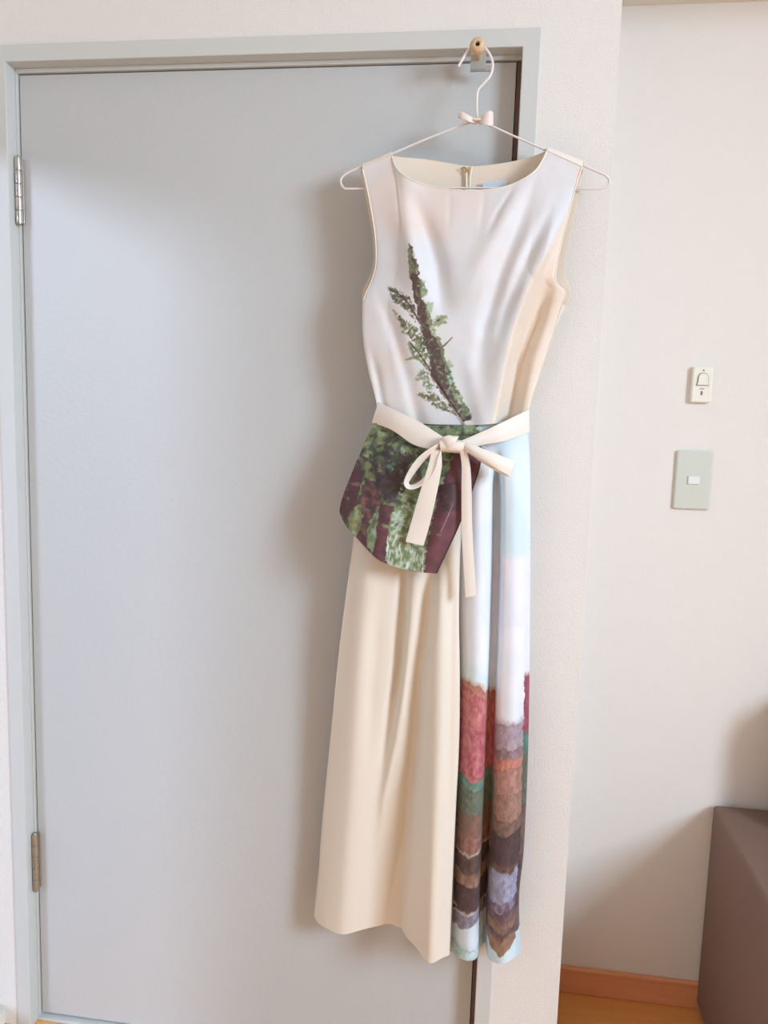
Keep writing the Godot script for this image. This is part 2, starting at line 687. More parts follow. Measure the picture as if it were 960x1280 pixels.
func door() -> void:
	# frame: two jambs and a head, the dark seal in the rebate
	var xl := -0.8669
	var xr := 0.0125
	var fr := structure("trim_2", "pale grey painted door frame with a thin face round the door", "door frame")
	var top := 1.8271
	var w := 0.028
	part("jamb", rbox(Vector3(xl - w, 0, -0.12), Vector3(xl, top + 0.002, 0.004), 0.0015), M.frame, fr)
	part("jamb", rbox(Vector3(xr, 0, -0.12), Vector3(xr + w, top + 0.002, 0.004), 0.0015), M.frame, fr)
	part("head", rbox(Vector3(xl - w, top, -0.12), Vector3(xr + w, top + w, 0.004), 0.0015), M.frame, fr)
	part("stop", rbox(Vector3(xl, top - 0.007, -0.12), Vector3(xr, top, -0.024), 0.001), M.frame, fr)
	part("stop", rbox(Vector3(xl, 0, -0.12), Vector3(xl + 0.0025, top, -0.024), 0.001), M.frame, fr)
	part("threshold", rbox(Vector3(xl - 0.001, 0, -0.12), Vector3(xr + 0.001, 0.006, -0.018), 0.002), M.frame, fr)
	part("door_seal", rbox(Vector3(xr - 0.0068, 0.008, -0.12), Vector3(xr + 0.0002, top - 0.007, -0.0315), 0.001), M.seal, fr, "dark brown rubber seal along the latch side")
	var d := structure("door_1", "plain pale grey flush door behind the hanging jumpsuit", "door")
	var gl := xl + 0.0045
	part("door_leaf", rbox(Vector3(gl, 0.010, -0.066), Vector3(xr - 0.008, top - 0.0088, -0.030), 0.0012), M.door, d)
	# two hinges, each of five knuckles round a pin, with a plate on the leaf
	for k in 2:
		var y0: float = [1.5627, 0.2853][k]
		var y1: float = [1.6762, 0.4041][k]
		var hx := xl + 0.0065
		var hz := -0.0165
		var plate := Build.new()
		plate.box(Vector3(hx - 0.002, y0 + 0.002, -0.0285), Vector3(gl + 0.006, y1 - 0.002, -0.0255), 0.001)
		plate.box(Vector3(hx - 0.001, y0 + 0.002, -0.0275), Vector3(hx + 0.002, y1 - 0.002, hz), 0.001)
		var hg := part("hinge", plate.done(), M.dull_steel, d, ["upper steel butt hinge", "lower steel butt hinge"][k])
		var step := (y1 - y0) / 5.0
		for q in 5:
			var b := Build.new()
			var ya := y0 + q * step + 0.0006
			var yb := y0 + (q + 1) * step - 0.0006
			b.lathe(Vector3(hx, ya, hz), Vector3.UP, PackedVector2Array([Vector2(0, 0), Vector2(0.0052, 0), Vector2(0.006, 0.0007), Vector2(0.006, yb - ya - 0.0007), Vector2(0.0052, yb - ya), Vector2(0, yb - ya)]), 20)
			part("knuckle", b.done(), M.chrome if k == 0 else M.dull_steel, hg)
		var pin := Build.new()
		pin.lathe(Vector3(hx, y0 - 0.003, hz), Vector3.UP, PackedVector2Array([Vector2(0, 0), Vector2(0.003, 0.0005), Vector2(0.0046, 0.003), Vector2(0.0046, y1 - y0 + 0.003), Vector2(0.003, y1 - y0 + 0.0055), Vector2(0, y1 - y0 + 0.006)]), 16)
		part("hinge_pin", pin.done(), M.dull_steel, hg)


func outside_the_frame() -> void:
	# sliding window, right of the view
	var w := structure("window_1", "wide sliding window with two glass panes, right of the sofa", "window")
	for q in [[Vector3(1.93, 0.55, 1.2), Vector3(1.99, 2.34, 1.24)], [Vector3(1.93, 0.55, 2.96), Vector3(1.99, 2.34, 3.0)], [Vector3(1.93, 2.30, 1.24), Vector3(1.99, 2.34, 2.96)], [Vector3(1.93, 0.55, 1.24), Vector3(1.99, 0.59, 2.96)], [Vector3(1.94, 0.59, 2.08), Vector3(1.98, 2.30, 2.12)]]:
		part("window_frame", rbox(q[0], q[1], 0.004), M.sash_frame, w)
	part("pane", rbox(Vector3(1.958, 0.59, 1.24), Vector3(1.962, 2.30, 2.08)), M.glass, w)
	part("pane", rbox(Vector3(1.958, 0.59, 2.12), Vector3(1.962, 2.30, 2.96)), M.glass, w)
	var c := structure("window_2", "tall narrow side window beside the door frame", "window")
	for q in [[Vector3(-1.0, 0.03, 0.775), Vector3(-0.95, 1.735, 0.80)], [Vector3(-1.0, 1.715, 0.012), Vector3(-0.95, 1.735, 0.775)], [Vector3(-1.0, 0.03, 0.012), Vector3(-0.95, 0.05, 0.775)], [Vector3(-1.0, 0.03, 0.0), Vector3(-0.95, 1.735, 0.012)]]:
		part("window_frame", rbox(q[0], q[1], 0.003), M.sash_frame, c)
	part("pane", rbox(Vector3(-0.977, 0.05, 0.012), Vector3(-0.973, 1.715, 0.775)), M.glass, c)


func sofa() -> void:
	var x0 := 0.4824
	var s := thing("sofa", "low brown upholstered sofa standing against the white wall at bottom right", "sofa", Vector3(x0 + 0.7, 0, 0.1))
	var h := 0.4647
	part("armrest", rbox(Vector3(x0, 0.018, -0.292), Vector3(x0 + 0.12, h, 0.24), 0.008, 3), M.upholstery, s)
	part("armrest", rbox(Vector3(1.62, 0.018, -0.292), Vector3(1.74, h, 0.24), 0.008, 3), M.upholstery, s)
	part("seat_base", rbox(Vector3(x0 + 0.122, 0.05, -0.292), Vector3(1.618, 0.24, 0.22), 0.01), M.upholstery, s)
	for k in 2:
		var a := x0 + 0.124 + k * 0.505
		part("seat_cushion", rbox(Vector3(a, 0.242, -0.13), Vector3(a + 0.50, 0.38, 0.23), 0.03, 4), M.upholstery, s)
		part("back_cushion", rbox(Vector3(a, 0.382, -0.292), Vector3(a + 0.50, 0.74, -0.132), 0.045, 4), M.upholstery, s)
	for q in [Vector2(x0 + 0.05, -0.25), Vector2(x0 + 0.05, 0.19), Vector2(1.69, -0.25), Vector2(1.69, 0.19)]:
		part("foot", rbox(Vector3(q.x - 0.02, 0, q.y - 0.02), Vector3(q.x + 0.02, 0.03, q.y + 0.02), 0.003), M.dark, s)


func switches() -> void:
	var z := -0.30
	# light switch
	var c := Vector3(0.392, 1.1341, -0.3)
	var t := thing("light_switch", "pale grey-green light switch plate with one small white rocker", "light switch", Vector3(c.x, c.y, z))
	var w := 0.0345
	var h := 0.0585
	part("face_plate", rbox(Vector3(c.x - w, c.y - h, z), Vector3(c.x + w, c.y + h, z + 0.0075), 0.005, 4), M.plate, t)
	part("rocker_frame", rbox(Vector3(c.x - 0.0125, c.y - 0.0095, z + 0.005), Vector3(c.x + 0.0125, c.y + 0.0095, z + 0.0082), 0.001), M.plate, t)
	part("rocker", rbox(Vector3(c.x - 0.0105, c.y - 0.0078, z + 0.005), Vector3(c.x + 0.0115, c.y + 0.0078, z + 0.0112), 0.0015, 3), M.rocker, t, "white rocker")
	# call button
	c = Vector3(0.3935, 1.3217, -0.3)
	var b := thing("bell_button", "small ivory call button plate with a bell shaped push, above the light switch", "bell button", Vector3(c.x, c.y, z))
	w = 0.0192
	h = 0.035
	part("face_plate", rbox(Vector3(c.x - w, c.y - h, z), Vector3(c.x + w, c.y + h, z + 0.012), 0.0035, 4), M.ivory, b)
	# the push: a bell outline, extruded
	var bell := PackedVector2Array([Vector2(-0.0112, -0.011), Vector2(0.0112, -0.011), Vector2(0.0108, -0.009), Vector2(0.0092, -0.0055), Vector2(0.0088, 0.003)])
	for k in 9:
		var a := PI * k / 8.0
		bell.append(Vector2(cos(a) * 0.0084, 0.005 + sin(a) * 0.0068))
	bell.append_array(PackedVector2Array([Vector2(-0.0088, 0.003), Vector2(-0.0092, -0.0055), Vector2(-0.0108, -0.009)]))
	var bc := Vector3(c.x + 0.0005, c.y + 0.010, z + 0.012)
	var mid := Build.new()
	extrude(mid, bell, bc, -0.002, 0.0028)
	part("bell_push", mid.done(), M.ivory, b)
	var rim := Build.new()
	var ring := PackedVector3Array()
	for p in bell:
		ring.append(bc + Vector3(p.x * 1.05, p.y * 1.05, 0.0004))
	ring.append(ring[0])
	ring.append(ring[1])
	rim.tube(ring, 0.0007, -1.0, 6, false)
	part("push_groove", rim.done(), M.groove, b, "thin dark groove round the push")
	part("indicator", rbox(Vector3(c.x - 0.0018, c.y + 0.0255, z + 0.010), Vector3(c.x + 0.0022, c.y + 0.0288, z + 0.0126), 0.0008), M.dot, b)
	part("slot", rbox(Vector3(c.x - 0.0022, c.y - 0.0205, z + 0.010), Vector3(c.x + 0.0018, c.y - 0.0125, z + 0.0125), 0.0008), M.groove, b, "small brown slot under the bell")
	part("symbol_mark", rbox(Vector3(c.x - 0.004, c.y - 0.0092, z + 0.010), Vector3(c.x + 0.004, c.y - 0.0072, z + 0.0122), 0.0003), M.dot, b)


func extrude(b: Build, poly: PackedVector2Array, c: Vector3, z0: float, z1: float) -> void:
	var tri := Geometry2D.triangulate_polygon(poly)
	var base := b.P.size()
	for p in poly:
		b.P.append(c + Vector3(p.x, p.y, z1))
		b.N.append(Vector3.BACK)
		b.U.append(p)
	for k in range(0, tri.size(), 3):
		var a := poly[tri[k]]
		var d := poly[tri[k + 1]]
		var e := poly[tri[k + 2]]
		if (d - a).cross(e - a) > 0.0:
			b.I.append_array([base + tri[k], base + tri[k + 2], base + tri[k + 1]])
		else:
			b.I.append_array([base + tri[k], base + tri[k + 1], base + tri[k + 2]])
	var n := poly.size()
	for k in n:
		var p := poly[k]
		var q := poly[(k + 1) % n]
		var nn := Vector3(q.y - p.y, p.x - q.x, 0).normalized()
		var s := b.P.size()
		for v in [[p, z1], [q, z1], [q, z0], [p, z0]]:
			var vv: Vector2 = v[0]
			b.P.append(c + Vector3(vv.x, vv.y, v[1]))
			b.N.append(nn)
			b.U.append(Vector2.ZERO)
		b.quad_index(s, s + 3, s + 2, s + 1)


func knob_hook() -> void:
	var k := Vector3(-0.0564, 1.8119, 0.05)
	var o := thing("coat_hook", "small round wooden knob on a grey metal clip at the top of the door frame", "hook", Vector3(k.x, k.y, 0.004))
	# the clip: a strip over the frame face and down in front of the door
	var y0 := 1.7924
	var b := Build.new()
	b.box(Vector3(k.x - 0.012, k.y - 0.018, 0.0046), Vector3(k.x + 0.012, k.y + 0.010, 0.0066), 0.0008)
	b.box(Vector3(k.x - 0.012, y0, -0.0005), Vector3(k.x + 0.022, k.y - 0.012, 0.0045), 0.0008)
	part("clip", b.done(), M.bracket, o)
	var b2 := Build.new()
	b2.lathe(Vector3(k.x, k.y, 0.006), Vector3.BACK, PackedVector2Array([Vector2(0.0055, 0), Vector2(0.0055, 0.024), Vector2(0.0075, 0.0275), Vector2(0.0105, 0.031), Vector2(0.0122, 0.036), Vector2(0.0122, 0.041), Vector2(0.0105, 0.046), Vector2(0.007, 0.0488), Vector2(0.0042, 0.0492), Vector2(0.0036, 0.048), Vector2(0.0034, 0.043), Vector2(0, 0.043)]), 32)
	part("wooden_knob", b2.done(), M.bead, o)
	var b3 := Build.new()
	b3.lathe(Vector3(k.x, k.y, 0.049), Vector3.BACK, PackedVector2Array([Vector2(0.0036, 0), Vector2(0.003, 0.0016), Vector2(0.0015, 0.0022), Vector2(0, 0.0024)]), 16)
	part("screw", b3.done(), M.dark, o, "dark screw in the knob's middle")


func hanger() -> void:
	var zc := 0.04
	var apex := Vector3(-0.0518, 1.706, 0.04)
	var o := thing("hanger", "thin white wire hanger with a satin bow, hooked on the wooden knob", "hanger", apex)
	var b := Build.new()
	b.tube(spread(PackedVector3Array([Vector3(-0.085, 1.7855, 0.04), Vector3(-0.0804, 1.7936, 0.04), Vector3(-0.0735, 1.8051, 0.04), Vector3(-0.0653, 1.8141, 0.04), Vector3(-0.0568, 1.8174, 0.04), Vector3(-0.0455, 1.8113, 0.04), Vector3(-0.0364, 1.7994, 0.04), Vector3(-0.0321, 1.7865, 0.04), Vector3(-0.0351, 1.7715, 0.04), Vector3(-0.0444, 1.76, 0.04), Vector3(-0.0526, 1.7508, 0.04), Vector3(-0.0545, 1.7391, 0.04), Vector3(-0.0537, 1.7202, 0.04), Vector3(-0.0518, 1.706, 0.04)]), 60), 0.0021, -1.0, 10)
	part("hook", b.done(), M.wire, o)
	var w := Build.new()
	w.tube(spread(PackedVector3Array([Vector3(-0.0518, 1.706, 0.04), Vector3(-0.0689, 1.7003, 0.04), Vector3(-0.1221, 1.682, 0.04), Vector3(-0.1722, 1.6622, 0.04), Vector3(-0.223, 1.642, 0.04), Vector3(-0.2526, 1.63, 0.04), Vector3(-0.2642, 1.6228, 0.04), Vector3(-0.2666, 1.6141, 0.04), Vector3(-0.2611, 1.6055, 0.04), Vector3(-0.248, 1.6042, 0.04), Vector3(-0.1702, 1.6043, 0.04), Vector3(-0.0559, 1.6043, 0.04), Vector3(0.0802, 1.6029, 0.04), Vector3(0.1385, 1.6019, 0.04), Vector3(0.1503, 1.6042, 0.04), Vector3(0.1547, 1.6113, 0.04), Vector3(0.1505, 1.6196, 0.04), Vector3(0.1394, 1.6256, 0.04), Vector3(0.1072, 1.6388, 0.04), Vector3(0.0563, 1.6595, 0.04), Vector3(0.0025, 1.6826, 0.04), Vector3(-0.0341, 1.6986, 0.04), Vector3(-0.0518, 1.706, 0.04)]), 240), 0.0017, -1.0, 8, false)
	part("wire_frame", w.done(), M.wire, o)
	# the bow: two loops and a knot of satin ribbon
	var z := 0.046
	for q in [[PackedVector3Array([Vector3(-0.0553, 1.7055, 0.045), Vector3(-0.0651, 1.7084, 0.054), Vector3(-0.0764, 1.7133, 0.054), Vector3(-0.0828, 1.712, 0.048), Vector3(-0.0781, 1.7099, 0.04), Vector3(-0.0654, 1.7062, 0.04), Vector3(-0.054, 1.7023, 0.044)]), PackedVector3Array([Vector3(-0.0551, 1.6996, 0.045), Vector3(-0.0633, 1.6983, 0.056), Vector3(-0.0734, 1.7032, 0.056), Vector3(-0.0812, 1.7065, 0.05), Vector3(-0.0753, 1.7057, 0.042), Vector3(-0.0639, 1.7007, 0.042), Vector3(-0.0538, 1.6975, 0.044)])], [PackedVector3Array([Vector3(-0.0491, 1.7054, 0.045), Vector3(-0.0418, 1.7092, 0.054), Vector3(-0.0334, 1.713, 0.056), Vector3(-0.0285, 1.7127, 0.05), Vector3(-0.0322, 1.7115, 0.04), Vector3(-0.0407, 1.7069, 0.04), Vector3(-0.049, 1.701, 0.044)]), PackedVector3Array([Vector3(-0.0488, 1.6983, 0.045), Vector3(-0.0423, 1.6945, 0.056), Vector3(-0.0336, 1.6913, 0.058), Vector3(-0.0276, 1.6944, 0.052), Vector3(-0.0304, 1.7002, 0.042), Vector3(-0.0391, 1.7003, 0.042), Vector3(-0.0488, 1.6974, 0.044)])]]:
		var lb := Build.new()
		band(lb, q[0], q[1], 0.0008, 0.0, 36, 4)
		part("bow_loop", lb.done(), M.satin, o)
	var kn := Build.new()
	kn.box(Vector3(-0.0579, 1.7015, 0.036), Vector3(-0.0465, 1.7049, 0.053), 0.003, 3)
	part("bow_knot", kn.done(), M.satin, o)


# ---------------------------------------------------------------- the jumpsuit
func jumpsuit() -> void:
	var j := thing("jumpsuit", "long sleeveless cream jumpsuit with painted tree and mountain print and tied sash, on a hanger", "jumpsuit", Vector3(-0.0703, 1.6466, 0.04))
	bodice(j)
	legs(j)
	peplum(j)
	sash(j)


func bodice(j: Node3D) -> void:
	# cloth print: pale watercolour ground, one tall conifer, plain cream on the side panel
	var pr := Print.new(Vector2(-0.2492, 1.6609), Vector2(0.395, 0.46), 1700.0, 3)
	var side := PackedVector2Array([Vector2(0.1024, 1.6301), Vector2(0.1022, 1.5942), Vector2(0.071, 1.5144), Vector2(0.0381, 1.452), Vector2(0.0139, 1.3739), Vector2(-0.0094, 1.2362), Vector2(-0.0076, 1.1982), Vector2(0.1988, 1.2059), Vector2(0.1704, 1.6294)])
	for y in pr.im.get_height():
		for x in pr.im.get_width():
			var p := pr.place(x, y)
			var c := rgb(225, 221, 222)
			c = c.lerp(rgb(232, 215, 206), 0.75 * smoothstep(-0.1, 0.7, pr.at(p, 0.2, 1.0)))
			c = c.lerp(rgb(222, 225, 230), 0.7 * smoothstep(0.0, 0.7, pr.at(p, 0.22, 4.0)))
			c = c.lerp(rgb(214, 206, 204), 0.18 * smoothstep(0.1, 0.6, pr.at(p, 0.05, 11.0)))
			pr.im.set_pixel(x, y, c)
	pr.wash(side, rgb(236, 219, 204), rgb(233, 216, 200), 0.0, 0.05)
	conifer(pr)
	var m := cloth(pr.texture(), Color.WHITE)
	# edges of the front
	var top := joined([
		spread(PackedVector3Array([Vector3(-0.2305, 1.6325, 0.048), Vector3(-0.2085, 1.639, 0.05), Vector3(-0.183, 1.6502, 0.052)]), 16),
		spread(PackedVector3Array([Vector3(-0.183, 1.6502, 0.052), Vector3(-0.1753, 1.6315, 0.058), Vector3(-0.1561, 1.6135, 0.066), Vector3(-0.1237, 1.6029, 0.06), Vector3(-0.0859, 1.5964, 0.061), Vector3(-0.0487, 1.595, 0.061), Vector3(-0.012, 1.5984, 0.061), Vector3(0.018, 1.6091, 0.06), Vector3(0.0426, 1.6274, 0.057), Vector3(0.057, 1.6557, 0.052)]), 88),
		spread(PackedVector3Array([Vector3(0.057, 1.6557, 0.052), Vector3(0.0843, 1.6443, 0.05), Vector3(0.1116, 1.6329, 0.048)]), 16)])
	var bottom := spread(PackedVector3Array([Vector3(-0.1936, 1.2404, 0.06), Vector3(-0.1546, 1.2352, 0.066), Vector3(-0.1087, 1.2329, 0.07), Vector3(-0.0384, 1.234, 0.071), Vector3(0.0118, 1.2394, 0.07), Vector3(0.048, 1.2481, 0.06)]), 120)
	var left := spread(PackedVector3Array([Vector3(-0.2305, 1.6325, 0.048), Vector3(-0.223, 1.6062, 0.05), Vector3(-0.2135, 1.5685, 0.054), Vector3(-0.2055, 1.5275, 0.056), Vector3(-0.2033, 1.4871, 0.054), Vector3(-0.2096, 1.4602, 0.05), Vector3(-0.2194, 1.4375, 0.05), Vector3(-0.2241, 1.4159, 0.05), Vector3(-0.2213, 1.3651, 0.05), Vector3(-0.2106, 1.3139, 0.05), Vector3(-0.1964, 1.2688, 0.056), Vector3(-0.1936, 1.2404, 0.06)]), 120)
	var right := spread(PackedVector3Array([Vector3(0.1116, 1.6329, 0.048), Vector3(0.1054, 1.6136, 0.05), Vector3(0.0946, 1.5625, 0.056), Vector3(0.0841, 1.5093, 0.06), Vector3(0.0794, 1.4676, 0.058), Vector3(0.0853, 1.4538, 0.054), Vector3(0.096, 1.4435, 0.05), Vector3(0.0905, 1.417, 0.046), Vector3(0.0782, 1.3711, 0.046), Vector3(0.0657, 1.3245, 0.048), Vector3(0.053, 1.2761, 0.054), Vector3(0.048, 1.2481, 0.06)]), 120)
	var folds := [
		[PackedVector2Array([Vector2(0.093, 1.5896), Vector2(0.071, 1.5144), Vector2(0.0405, 1.4521), Vector2(0.0163, 1.3739), Vector2(-0.0046, 1.2414)]), 0.016, 0.030, 0.007, 1],
		[PackedVector2Array([Vector2(0.0714, 1.4655), Vector2(0.0507, 1.3989), Vector2(0.0318, 1.3373), Vector2(0.0192, 1.2422)]), -0.030, 0.011, 0.014, 1],
		[PackedVector2Array([Vector2(0.0478, 1.6306), Vector2(0.0263, 1.5605), Vector2(-0.0058, 1.4709), Vector2(-0.0252, 1.3855), Vector2(-0.0312, 1.2985)]), -0.012, 0.012, 0.016],
		[PackedVector2Array([Vector2(0.0337, 1.6249), Vector2(-0.0035, 1.5487), Vector2(-0.0372, 1.4828), Vector2(-0.0593, 1.4218)]), 0.006, 0.018, 0.016],
		[PackedVector2Array([Vector2(0.0787, 1.5896), Vector2(0.0358, 1.4952), Vector2(0.0058, 1.4104), Vector2(-0.0104, 1.3364)]), -0.009, 0.010, 0.012],
		[PackedVector2Array([Vector2(-0.1515, 1.6004), Vector2(-0.1293, 1.5428), Vector2(-0.1057, 1.4823), Vector2(-0.0884, 1.3967)]), -0.014, 0.013, 0.018],
		[PackedVector2Array([Vector2(-0.1797, 1.6209), Vector2(-0.165, 1.5549), Vector2(-0.1367, 1.4699), Vector2(-0.1077, 1.3716)]), 0.006, 0.018, 0.016],
		[PackedVector2Array([Vector2(-0.1996, 1.4448), Vector2(-0.172, 1.383), Vector2(-0.1463, 1.3081), Vector2(-0.1285, 1.2451)]), -0.006, 0.010, 0.014, 1],
		[PackedVector2Array([Vector2(-0.207, 1.3446), Vector2(-0.1951, 1.2942), Vector2(-0.1844, 1.2433)]), -0.006, 0.005, 0.008, 1],
		[PackedVector2Array([Vector2(-0.0498, 1.3479), Vector2(-0.0388, 1.2983), Vector2(-0.0264, 1.2483)]), 0.004, 0.014, 0.014, 1],
		[PackedVector2Array([Vector2(-0.0989, 1.3093), Vector2(-0.0757, 1.2721), Vector2(-0.0513, 1.2374)]), 0.0035, 0.003, 0.012, 1],
		[PackedVector2Array([Vector2(0.0063, 1.5959), Vector2(-0.0138, 1.5606), Vector2(-0.0246, 1.5308)]), -0.003, 0.005, 0.006],
		[PackedVector2Array([Vector2(-0.036, 1.5902), Vector2(-0.0372, 1.5642), Vector2(-0.0397, 1.5368)]), -0.0012, 0.004, 0.005],
		[PackedVector2Array([Vector2(-0.0889, 1.5905), Vector2(-0.0878, 1.5643), Vector2(-0.0879, 1.5368)]), -0.0012, 0.004, 0.005],
	]
	var shape := func(u: float, v: float) -> Vector3:
		var p := coons(top, bottom, left, right, u, v)
		var body := pow(sin(PI * clampf(u, 0.0, 1.0)), 0.45)
		p.z += 0.010 * body * sin(PI * clampf(v, 0.0, 1.0)) + fold_at(folds, p.x, p.y) * minf(1.0, minf(u, 1.0 - u) * 14.0 + 0.15)
		return p
	var flat := func(u: float, v: float) -> Vector2:
		var p := coons(top, bottom, left, right, u, v)
		return pr.uv(Vector2(p.x, p.y))
	var b := Build.new()
	b.sheet(150, 140, shape, 0.0014, flat)
	part("bodice_front", b.done(), m, j, "printed front with a tall painted conifer on pale ground")
	# the back, seen inside the neckline and at both armholes
	var btop := joined([
		spread(PackedVector3Array([Vector3(-0.2362, 1.6365, 0.03), Vector3(-0.2114, 1.6443, 0.032), Vector3(-0.1869, 1.6557, 0.034)]), 16),
		spread(PackedVector3Array([Vector3(-0.1869, 1.6557, 0.034), Vector3(-0.1669, 1.6548, 0.028), Vector3(-0.1353, 1.6538, 0.022), Vector3(-0.0968, 1.6482, 0.019), Vector3(-0.0609, 1.6433, 0.018), Vector3(-0.0267, 1.6451, 0.019), Vector3(0.0107, 1.6499, 0.022), Vector3(0.0388, 1.655, 0.028), Vector3(0.059, 1.6625, 0.034)]), 88),
		spread(PackedVector3Array([Vector3(0.059, 1.6625, 0.034), Vector3(0.0867, 1.6497, 0.032), Vector3(0.1156, 1.6381, 0.03)]), 16)])
	var bbottom := spread(PackedVector3Array([Vector3(-0.1935, 1.2403, 0.034), Vector3(-0.0794, 1.236, 0.026), Vector3(0.0451, 1.2479, 0.034)]), 120)
	var bleft := spread(PackedVector3Array([Vector3(-0.2362, 1.6365, 0.03), Vector3(-0.2302, 1.6079, 0.03), Vector3(-0.2225, 1.5741, 0.031), Vector3(-0.2131, 1.5324, 0.033), Vector3(-0.2104, 1.4906, 0.034), Vector3(-0.2175, 1.4653, 0.034), Vector3(-0.227, 1.4381, 0.036), Vector3(-0.2213, 1.3665, 0.034), Vector3(-0.2091, 1.3147, 0.034), Vector3(-0.1935, 1.2403, 0.034)]), 120)
	var bright := spread(PackedVector3Array([Vector3(0.1156, 1.6381, 0.03), Vector3(0.1102, 1.6059, 0.03), Vector3(0.1063, 1.5699, 0.03), Vector3(0.0991, 1.525, 0.03), Vector3(0.095, 1.4896, 0.03), Vector3(0.0986, 1.4671, 0.032), Vector3(0.1059, 1.4432, 0.036), Vector3(0.0896, 1.4034, 0.036), Vector3(0.075, 1.3532, 0.034), Vector3(0.0451, 1.2479, 0.034)]), 120)
	var back := Build.new()
	back.sheet(60, 60, func(u: float, v: float) -> Vector3:
		var p := coons(btop, bbottom, bleft, bright, u, v)
		p.z -= 0.006 * sin(PI * u) * sin(PI * v)
		return p, 0.0014)
	part("bodice_back", back.done(), M.lining, j, "cream back seen inside the neckline")
	# shoulder straps: front and back meet over the wire
	for q in [[PackedVector3Array([Vector3(-0.2303, 1.6322, 0.049), Vector3(-0.2058, 1.6398, 0.051), Vector3(-0.1829, 1.6499, 0.053)]), PackedVector3Array([Vector3(-0.2364, 1.6368, 0.029), Vector3(-0.2115, 1.6446, 0.031), Vector3(-0.187, 1.656, 0.033)]), PackedVector3Array([Vector3(-0.2323, 1.6429, 0.039), Vector3(-0.2089, 1.6506, 0.041), Vector3(-0.186, 1.6605, 0.042)])], [PackedVector3Array([Vector3(0.057, 1.6554, 0.053), Vector3(0.0842, 1.644, 0.051), Vector3(0.1115, 1.6326, 0.049)]), PackedVector3Array([Vector3(0.059, 1.6628, 0.033), Vector3(0.0868, 1.65, 0.031), Vector3(0.1157, 1.6384, 0.029)]), PackedVector3Array([Vector3(0.0584, 1.6641, 0.042), Vector3(0.0857, 1.6546, 0.041), Vector3(0.1143, 1.6431, 0.039)])]]:
		var a := spread(q[0], 16)
		var c := spread(q[1], 16)
		var mid := spread(q[2], 16)
		var sb := Build.new()
		sb.sheet(16, 8, func(u: float, v: float) -> Vector3:
			var x := pick(c, u)
			var y := pick(mid, u) * 2.0 - (pick(a, u) + x) * 0.5
			return x.lerp(y, v).lerp(y.lerp(pick(a, u), v), v), 0.0012)
		part("shoulder", sb.done(), M.sash, j)
	# side seams between front and back
	for q in [[left, bleft, 62.0], [right, bright, 68.0]]:
		var fe: PackedVector3Array = q[0]
		var be: PackedVector3Array = q[1]
		var s0 := 0.54
		var ss := Build.new()
		ss.sheet(6, 50, func(u: float, v: float) -> Vector3:
			var t := lerpf(s0, 1.0, v)
			return pick(be, t).lerp(pick(fe, t), u), 0.001)
		part("side_panel", ss.done(), M.cream, j)
	# rolled edges of the armholes
	for e in [left, right]:
		var ed: PackedVector3Array = e
		var rl := Build.new()
		rl.tube(ed.slice(0, 64), 0.0012, -1.0, 8)
		part("armhole_edge", rl.done(), M.sash, j)
	var nb := Build.new()
	nb.tube(top.slice(16, 105), 0.0011, -1.0, 8)
	part("neck_edge", nb.done(), M.sash, j)
	# zip at the back neck, hook and the blank size tag
	var z := Build.new()
	for k in 2:
		var dx := -0.0022 + 0.0044 * k
		var pz := Vector3(-0.0632, 1.6409, 0.022)
		z.tube(spread(PackedVector3Array([pz + Vector3(dx * 2.2, 0.001, 0), pz + Vector3(dx * 1.4, -0.015, 0.0), pz + Vector3(dx, -0.045, -0.002)]), 10), 0.0018, -1.0, 8)
	part("zip", z.done(), M.zip, j, "cream zip at the back neck")
	var hk := Build.new()
	hk.tube(spread(PackedVector3Array([Vector3(-0.0757, 1.638, 0.024), Vector3(-0.0705, 1.6395, 0.027), Vector3(-0.0654, 1.6361, 0.026), Vector3(-0.0678, 1.6318, 0.024)]), 14), 0.0011, -1.0, 8)
	part("zip_hook", hk.done(), M.brass, j, "tiny brass hook")
	var tg := Build.new()
	band(tg, PackedVector3Array([Vector3(-0.0392, 1.6164, 0.026), Vector3(-0.0397, 1.6018, 0.026)]), PackedVector3Array([Vector3(-0.0016, 1.6201, 0.025), Vector3(-0.0007, 1.6018, 0.025)]), 0.0006, 0.001, 6, 8)
	part("size_tag", tg.done(), M.tag, j, "pale blue tag inside the neck")


